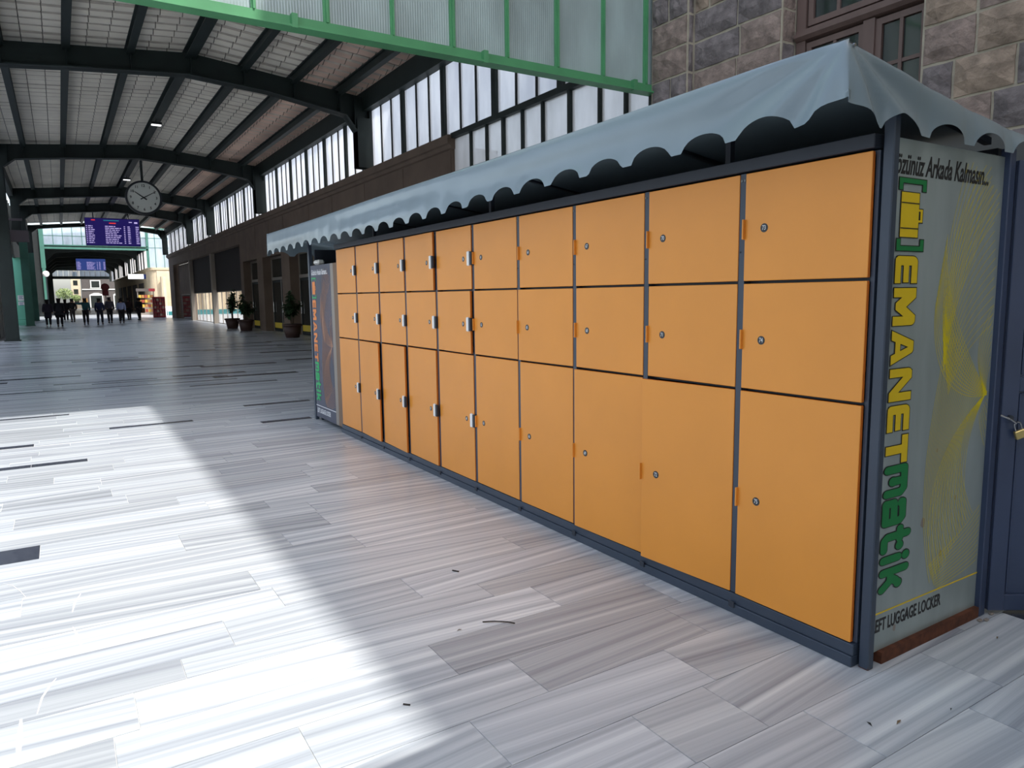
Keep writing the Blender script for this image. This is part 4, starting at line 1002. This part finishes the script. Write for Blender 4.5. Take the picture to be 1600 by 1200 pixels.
# ---- potted plants along the right wall
def potted(x, y, h, rad, label, seed):
    t = thing('potted_plant', label, 'plant', (x, y, 0), group='potted plants along the right wall')
    m_ = MB(); m_.smooth = True; m_.tube((0, 0, 0), (0, 0, .5), .26, .36, n=20); m_.tube((0, 0, .46), (0, 0, .54), .39, .39, n=20); m_.build('pot', M['pot'], t)
    MB().tube((0, 0, .53), (0, 0, .545), .34, n=16).build('soil', M['soil'], t)
    q_ = random.Random(seed); s_ = MB(); tips = []
    for k in range(9):
        a = q_.uniform(0, 6.28); e = Vector((cos(a)*rad*q_.uniform(.2, .8), sin(a)*rad*q_.uniform(.2, .8), h*q_.uniform(.6, .98))); m = Vector((e.x*.3, e.y*.3, .54+(e.z-.54)*.5))
        s_.tube((cos(a)*.05, sin(a)*.05, .53), m, .016, .011, n=6); s_.tube(m, e, .011, .006, n=6); tips += [m.lerp(e, q_.random()) for _ in range(26)]+[m]*3
    s_.build('stems', M['bark'], t)
    lf = MB()
    for p in tips:
        for _ in range(3):
            d = Vector((q_.gauss(0, 1), q_.gauss(0, 1), q_.gauss(.1, .5))).normalized(); e = d.cross(Vector((0, 0, 1))).normalized(); L_ = q_.uniform(.12, .24)
            b = p+Vector((q_.uniform(-.05, .05), q_.uniform(-.05, .05), q_.uniform(-.05, .05)))
            lf.add([b, b+d*L_*.5+e*L_*.25, b+d*L_-Vector((0, 0, .04)), b+d*L_*.5-e*L_*.25], [(0, 1, 2, 3)])
    o = lf.build('foliage', M['leaf'], t); o['kind'] = 'stuff'
potted(7.72, 40.4, 2.1, .55, 'tall leafy potted plant before the bright glass screen', 1)
potted(7.72, 37.1, 1.75, .6, 'broad potted plant between the glass screen and the first brown pillar', 2)
potted(7.8, 29.0, 1.9, .5, 'dark potted plant half hidden behind the far awning post', 3)

# ---- people far down the hall
def skin_mesh(name, verts, edges, radii, m, sub=1, root=0):
    me = bpy.data.meshes.new(name); me.from_pydata(verts, edges, []); o = bpy.data.objects.new(name, me); C.objects.link(o)
    sk = o.modifiers.new('s', 'SKIN'); sk.use_smooth_shade = True
    for i, v in enumerate(me.skin_vertices[0].data):
        rr = radii[i]; v.radius = rr if isinstance(rr, tuple) else (rr, rr); v.use_root = (i == root)
    ss_ = o.modifiers.new('u', 'SUBSURF'); ss_.levels = sub
    bpy.context.view_layer.update()
    out = bpy.data.meshes.new_from_object(o.evaluated_get(bpy.context.evaluated_depsgraph_get())); bpy.data.objects.remove(o)
    out.name = name; out.materials.clear(); out.materials.append(m); return out
def person(x, y, rot, label, top, bottom, hair=(30, 24, 22), stride=.28, h=1.72, coat=0, arm_up=None, bag=None, legskin=False, shoe=(30, 30, 32)):
    """y is forward (away from the camera when rot=0)"""
    s = h/1.72; t = thing('person', label, 'person', (x, y, 0), (0, 0, rot))
    hip = .90*s; sh_z = 1.42*s; J = {}
    def leg(sx, st):
        return [(sx*.09*s, 0, hip), (sx*.10*s, st*.32*s+.03, .50*s), (sx*.10*s, st*.62*s-.05*s, .09*s), (sx*.11*s, st*.62*s+.10*s, .035*s)]
    def arm(sx, sw):
        if arm_up and sx == arm_up: return [(sx*.18*s, 0, sh_z-.02), (sx*.38*s, .02, sh_z-.05), (sx*.56*s, .05, sh_z+.02), (sx*.64*s, .06, sh_z+.04)]
        return [(sx*.19*s, 0, sh_z-.02), (sx*.25*s, sw*.10*s, 1.14*s), (sx*.25*s, sw*.22*s+.03, .90*s), (sx*.25*s, sw*.25*s+.04, .82*s)]
    LL, LR = leg(-1, -stride), leg(1, stride); AL, AR = arm(-1, stride), arm(1, -stride)
    V = [(0, 0, .95*s), (0, -.01, 1.15*s), (0, 0, 1.38*s), (0, .0, 1.49*s), (0, .015, 1.58*s), (0, .01, 1.68*s)]
    Rd = [(.15*s, .11*s), (.14*s, .10*s), (.16*s, .10*s), .055*s, .095*s, .085*s]; E_ = [(0, 1), (1, 2), (2, 3), (3, 4), (4, 5)]
    for L_, rr, att in ((LL, (.085, .055, .035, .032), 0), (LR, (.085, .055, .035, .032), 0), (AL, (.05, .038, .028, .03), 2), (AR, (.05, .038, .028, .03), 2)):
        o0 = len(V); V += L_; Rd += [q_*s for q_ in rr]; E_ += [(att, o0)]+[(o0+i, o0+i+1) for i in range(len(L_)-1)]
    link('body', skin_mesh('body', V, E_, Rd, M['skin']), t)
    # trousers
    V = [(0, 0, .97*s)]+LL[:3]+LR[:3]; g = .015*s; Rd = [(.18*s, .14*s), .125*s, .088*s, .068*s, .125*s, .088*s, .068*s]
    link('trousers', skin_mesh('trousers', V, [(0, 1), (1, 2), (2, 3), (0, 4), (4, 5), (5, 6)], Rd, cloth('cloth_%d_%d_%d' % bottom, bottom)), t)
    V = [(0, 0, .88*s), (0, -.01, 1.15*s), (0, 0, 1.38*s), (0, 0, 1.45*s)]; Rd = [(.20*s, .15*s), (.19*s, .14*s), (.21*s, .135*s), (.09*s, .09*s)]; E_ = [(0, 1), (1, 2), (2, 3)]
    if coat: V[0] = (0, -.01, .80*s); Rd[0] = (.22*s, .17*s); V.append((0, -.02, (.90-coat)*s)); Rd.append((.28*s, .22*s)); E_.append((0, 4))
    for A_ in (AL, AR):
        o0 = len(V); V += A_[:3]; Rd += [.085*s, .07*s, .055*s]; E_ += [(2, o0), (o0, o0+1), (o0+1, o0+2)]
    link('coat' if coat else 'jacket', skin_mesh('jacket', V, E_, Rd, cloth('cloth_%d_%d_%d' % top, top)), t)
    m_ = skin_mesh('hair', [(0, -.03*s, 1.60*s), (0, .0, 1.685*s), (0, -.045*s, (1.45 if coat else 1.54)*s)], [(0, 1), (0, 2)], [(.112*s, .112*s), (.10*s, .10*s), (.085*s, .07*s)], cloth('hair_%d' % hair[0], hair)); link('hair', m_, t)
    for L_ in (LL, LR):
        MB().bbox(L_[2][0]-.045*s, L_[2][0]+.045*s, L_[2][1]-.06*s, L_[2][1]+.19*s, 0, .10*s, .025).build('shoe', cloth('shoe_%d' % shoe[0], shoe), t)
    if bag: MB().bbox(.2, .46, -.12, .12, .55, .95, .04).build('bag', cloth('bag_%d' % bag[0], bag), t)
    # simple face
    MB().tube((0, .085*s, 1.60*s), (0, .115*s, 1.585*s), .016, .012, n=6).build('nose', M['skin'], t)
    return t
BK = (28, 27, 32)
person(-.66, 53.6, .1, 'person in a long dark purple coat and white shoes, leftmost of the group', (44, 38, 52), BK, coat=.38, stride=.1, shoe=(210, 210, 205), h=1.66)
person(-.05, 52.9, -.1, 'person in black coat and trousers beside the long purple coat', (26, 28, 36), BK, coat=.12, stride=.16, h=1.72)
person(.36, 65.8, 0, 'person in black behind the gap, left of a pair', (24, 22, 26), (24, 24, 26), coat=.2, stride=.1, shoe=(200, 200, 200), h=1.68)
person(.78, 63.4, .2, 'person in black jacket and grey-brown trousers, right of the dark pair', (26, 24, 28), (64, 56, 54), stride=.14, h=1.72)
person(1.42, 55.5, 0, 'person in teal top and black trousers with one arm stretched out left', (44, 92, 96), BK, arm_up=-1, stride=.1, h=1.72)
person(2.2, 54.6, -.2, 'person in navy jacket walking with a wide stride', (32, 40, 74), (36, 38, 52), stride=.34, h=1.70)
person(2.95, 58.0, .1, 'person in grey jacket with black trousers, middle of the right cluster', (66, 62, 72), BK, stride=.2, h=1.78)
person(3.58, 56.6, -.1, 'person in pale blue top leaning beside the grey jacket', (150, 160, 200), BK, stride=.2, h=1.66)
person(4.2, 65.5, 0, 'person in black far back between pale blue top and right wall, nearer left', (24, 24, 28), BK, stride=.2, h=1.75, coat=.1)
person(4.75, 66.5, .3, 'person in dark red-brown jacket far back in the dark cluster', (52, 34, 38), BK, stride=.12, h=1.74)
person(5.3, 64.2, .5, 'person in black standing apart, rightmost of the group', (28, 28, 32), BK, stride=.16, h=1.74, bag=(120, 80, 60))

# ---- far stands
rk = thing('magazine_rack', 'dark red shelving rack standing before the beige far wall', 'rack', (7.55, 71.8, 0))
MB().box(-.5, -.46, -.25, .25, 0, 1.85).box(.46, .5, -.25, .25, 0, 1.85).box(-.46, .46, .2, .25, 0, 1.85).build('case', M['red'], rk)
for k in range(6): MB().box(-.46, .46, -.25, .2, .08+.33*k, .13+.33*k).build('shelf', M['red'], rk)
q = random.Random(2)
colz = [(200, 180, 60), (180, 60, 50), (220, 215, 200), (70, 90, 140), (120, 60, 80)]
for k in range(5):
    for j in range(4):
        MB().box(-.42+.22*j, -.24+.22*j, -.2, .1, .14+.33*k, .36+.33*k).build('goods', cloth('rackgoods%d' % ((k+j) % 3), [(110, 60, 50), (96, 34, 44), (130, 110, 100)][(k+j) % 3]), rk)
st = thing('snack_stand', 'brightly lit snack stand with yellow and red goods left of the red rack', 'stand', (7.9, 86.5, 0))
MB().box(-.8, .8, 0, .5, 0, .9).box(-.8, -.74, 0, .5, .9, 2.5).box(.74, .8, 0, .5, .9, 2.5).build('counter', M['alu'], st)
MB().box(-.9, .3, -.1, .5, 2.5, 2.8).build('sign_board', M['far_dark'], st); MB().box(.3, .9, -.1, .5, 2.5, 2.8).build('red_sign_board', M['red'], st)
for k in range(4):
    for j in range(5): MB().box(-.7+.29*j, -.46+.29*j, -.02, .3, .3+.5*k, .62+.5*k).build('goods', cloth('standgoods%d' % ((k*2+j) % 3), [(196, 160, 70), (170, 120, 70), (150, 70, 50)][(k*2+j) % 3]), st)
vm = thing('poster_panel', 'tall dark poster panel on the beige far wall', 'poster', (10.3, 89.9, 0))
MB().box(-.45, .45, -.06, 0, 1.0, 3.9).build('panel', M['black_plastic'], vm); MB().box(-.35, .35, -.07, -.06, 1.3, 2.7).build('print', cloth('poster', (130, 96, 50)), vm); MB().box(-.3, .3, -.07, -.06, 2.9, 3.4).build('print', cloth('posterg', (190, 170, 90)), vm)
for (x, y, lab) in ((8.6, 78, 'white cafe chair near the red rack, left one'), (9.4, 80, 'white cafe chair by the end of the brown wall, right one')):
    t = thing('cafe_chair', lab, 'chair', (x, y, 0), group='white cafe chairs past the rack')
    MB().bbox(-.25, .25, -.25, .25, .42, .47, .02).build('seat', M['white_plastic'], t); MB().bbox(-.25, .25, .2, .26, .47, .92, .02).build('backrest', M['white_plastic'], t)
    for a in (-.21, .21):
        for b in (-.21, .21): MB().tube((a, b, 0), (a, b, .42), .018).build('leg', M['white_plastic'], t)
ls = thing('lit_sign', 'white lit sign box projecting from the far beige wall', 'sign', (7.9, 94, 4.0))
MB().bbox(-1.0, .6, -.1, .1, 0, .55, .02).build('box', M['sign_lit'], ls); MB().bbox(.6, .85, -.1, .1, 0, .55, .02).build('bracket', M['sign_blue'], ls)
rs = thing('red_sign', 'red round arrow sign above the crowd in the far hall', 'sign', (5.75, 120, 2.9))
MB().tube((0, -.08, .6), (0, .08, .6), .55, n=20).build('disc', M['red'], rs); MB().box(-.4, .4, -.06, .06, -.6, .1).build('plate', M['red'], rs); MB().tube((0, 0, -2.9), (0, 0, -.5), .06).build('pole', M['black_plastic'], rs)
lp = thing('globe_lamp', 'white globe lamp on the left side before the second hall', 'lamp', (-.95, 88, 4.35))
m_ = MB(); m_.smooth = True
for j in range(6):
    for k in range(12):
        P_ = lambda a, b: (.32*cos(a)*cos(b), .32*sin(a)*cos(b), .32*sin(b)); a0, a1 = 2*pi*k/12, 2*pi*(k+1)/12; b0, b1 = -pi/2+pi*j/6, -pi/2+pi*(j+1)/6
        m_.add([P_(a0, b0), P_(a1, b0), P_(a1, b1), P_(a0, b1)], [(0, 1, 2, 3)])
m_.build('globe', M['white_plastic'], lp); MB().tube((0, 0, -.3), (0, 0, -4.35), .05).build('bracket', M['black_plastic'], lp)

# ---- litter on the marble
def litter(name, label, pts, rr, m, cat='twig'):
    o = MB().path(pts, rr, 6).build(name, m); tag(o, label, cat, 'litter on the floor'); return o
litter('twig', 'curved dark twig on the shaded floor in front of the lockers', [(1.60, 2.86, .004), (1.65, 2.83, .006), (1.70, 2.79, .005), (1.72, 2.76, .005)], .003, M['twig'])
litter('twig', 'short dark twig on the floor farther from the curved one', [(1.78, 3.52, .004), (1.80, 3.48, .006)], .004, M['twig'])
litter('twig', 'small dark twig at the sunlight edge', [(1.00, 2.42, .004), (1.02, 2.40, .004)], .003, M['twig'])
def leafm(x, y, L_, a, label, m=None):
    d = Vector((cos(a), sin(a), 0)); n = Vector((-d.y, d.x, 0)); b = Vector((x, y, .001)); up = Vector((0, 0, 1))
    o = MB().add([b-d*L_, b-n*L_*.25+up*.006, b+d*L_, b+n*L_*.25+up*.004, b+up*.002], [(0, 1, 4), (1, 2, 4), (2, 3, 4), (3, 0, 4)]).build('dry_leaf', m or M['dry']); tag(o, label, 'leaf', 'litter on the floor')
leafm(2.46, 1.33, .022, .2, 'tan dry leaf on the floor right of the kiosk post, larger one')
leafm(2.36, 1.38, .016, 1.2, 'dark dry leaf just left of the larger tan leaf', M['twig'])
leafm(2.70, 1.27, .01, .4, 'tiny dark leaf fragment at the lower right', M['twig'])
leafm(3.45, 1.45, .016, .3, 'brown leaf fragment below the banner sill')
leafm(1.47, 2.85, .016, .1, 'tan leaf fragment left of the curved twig')
for k, (x, y) in enumerate(((3.56, 1.575), (3.59, 1.56), (3.68, 1.58))):
    tag(MB().bbox(x-.012, x+.012, y-.009, y+.009, 0, .012, .004).build('pebble', M['alu']), ['pale pebble by the banner sill end, leftmost', 'pale pebble at the foot of the door post', 'pale pebble under the navy door'][k], 'pebble', 'pebbles at the door foot')
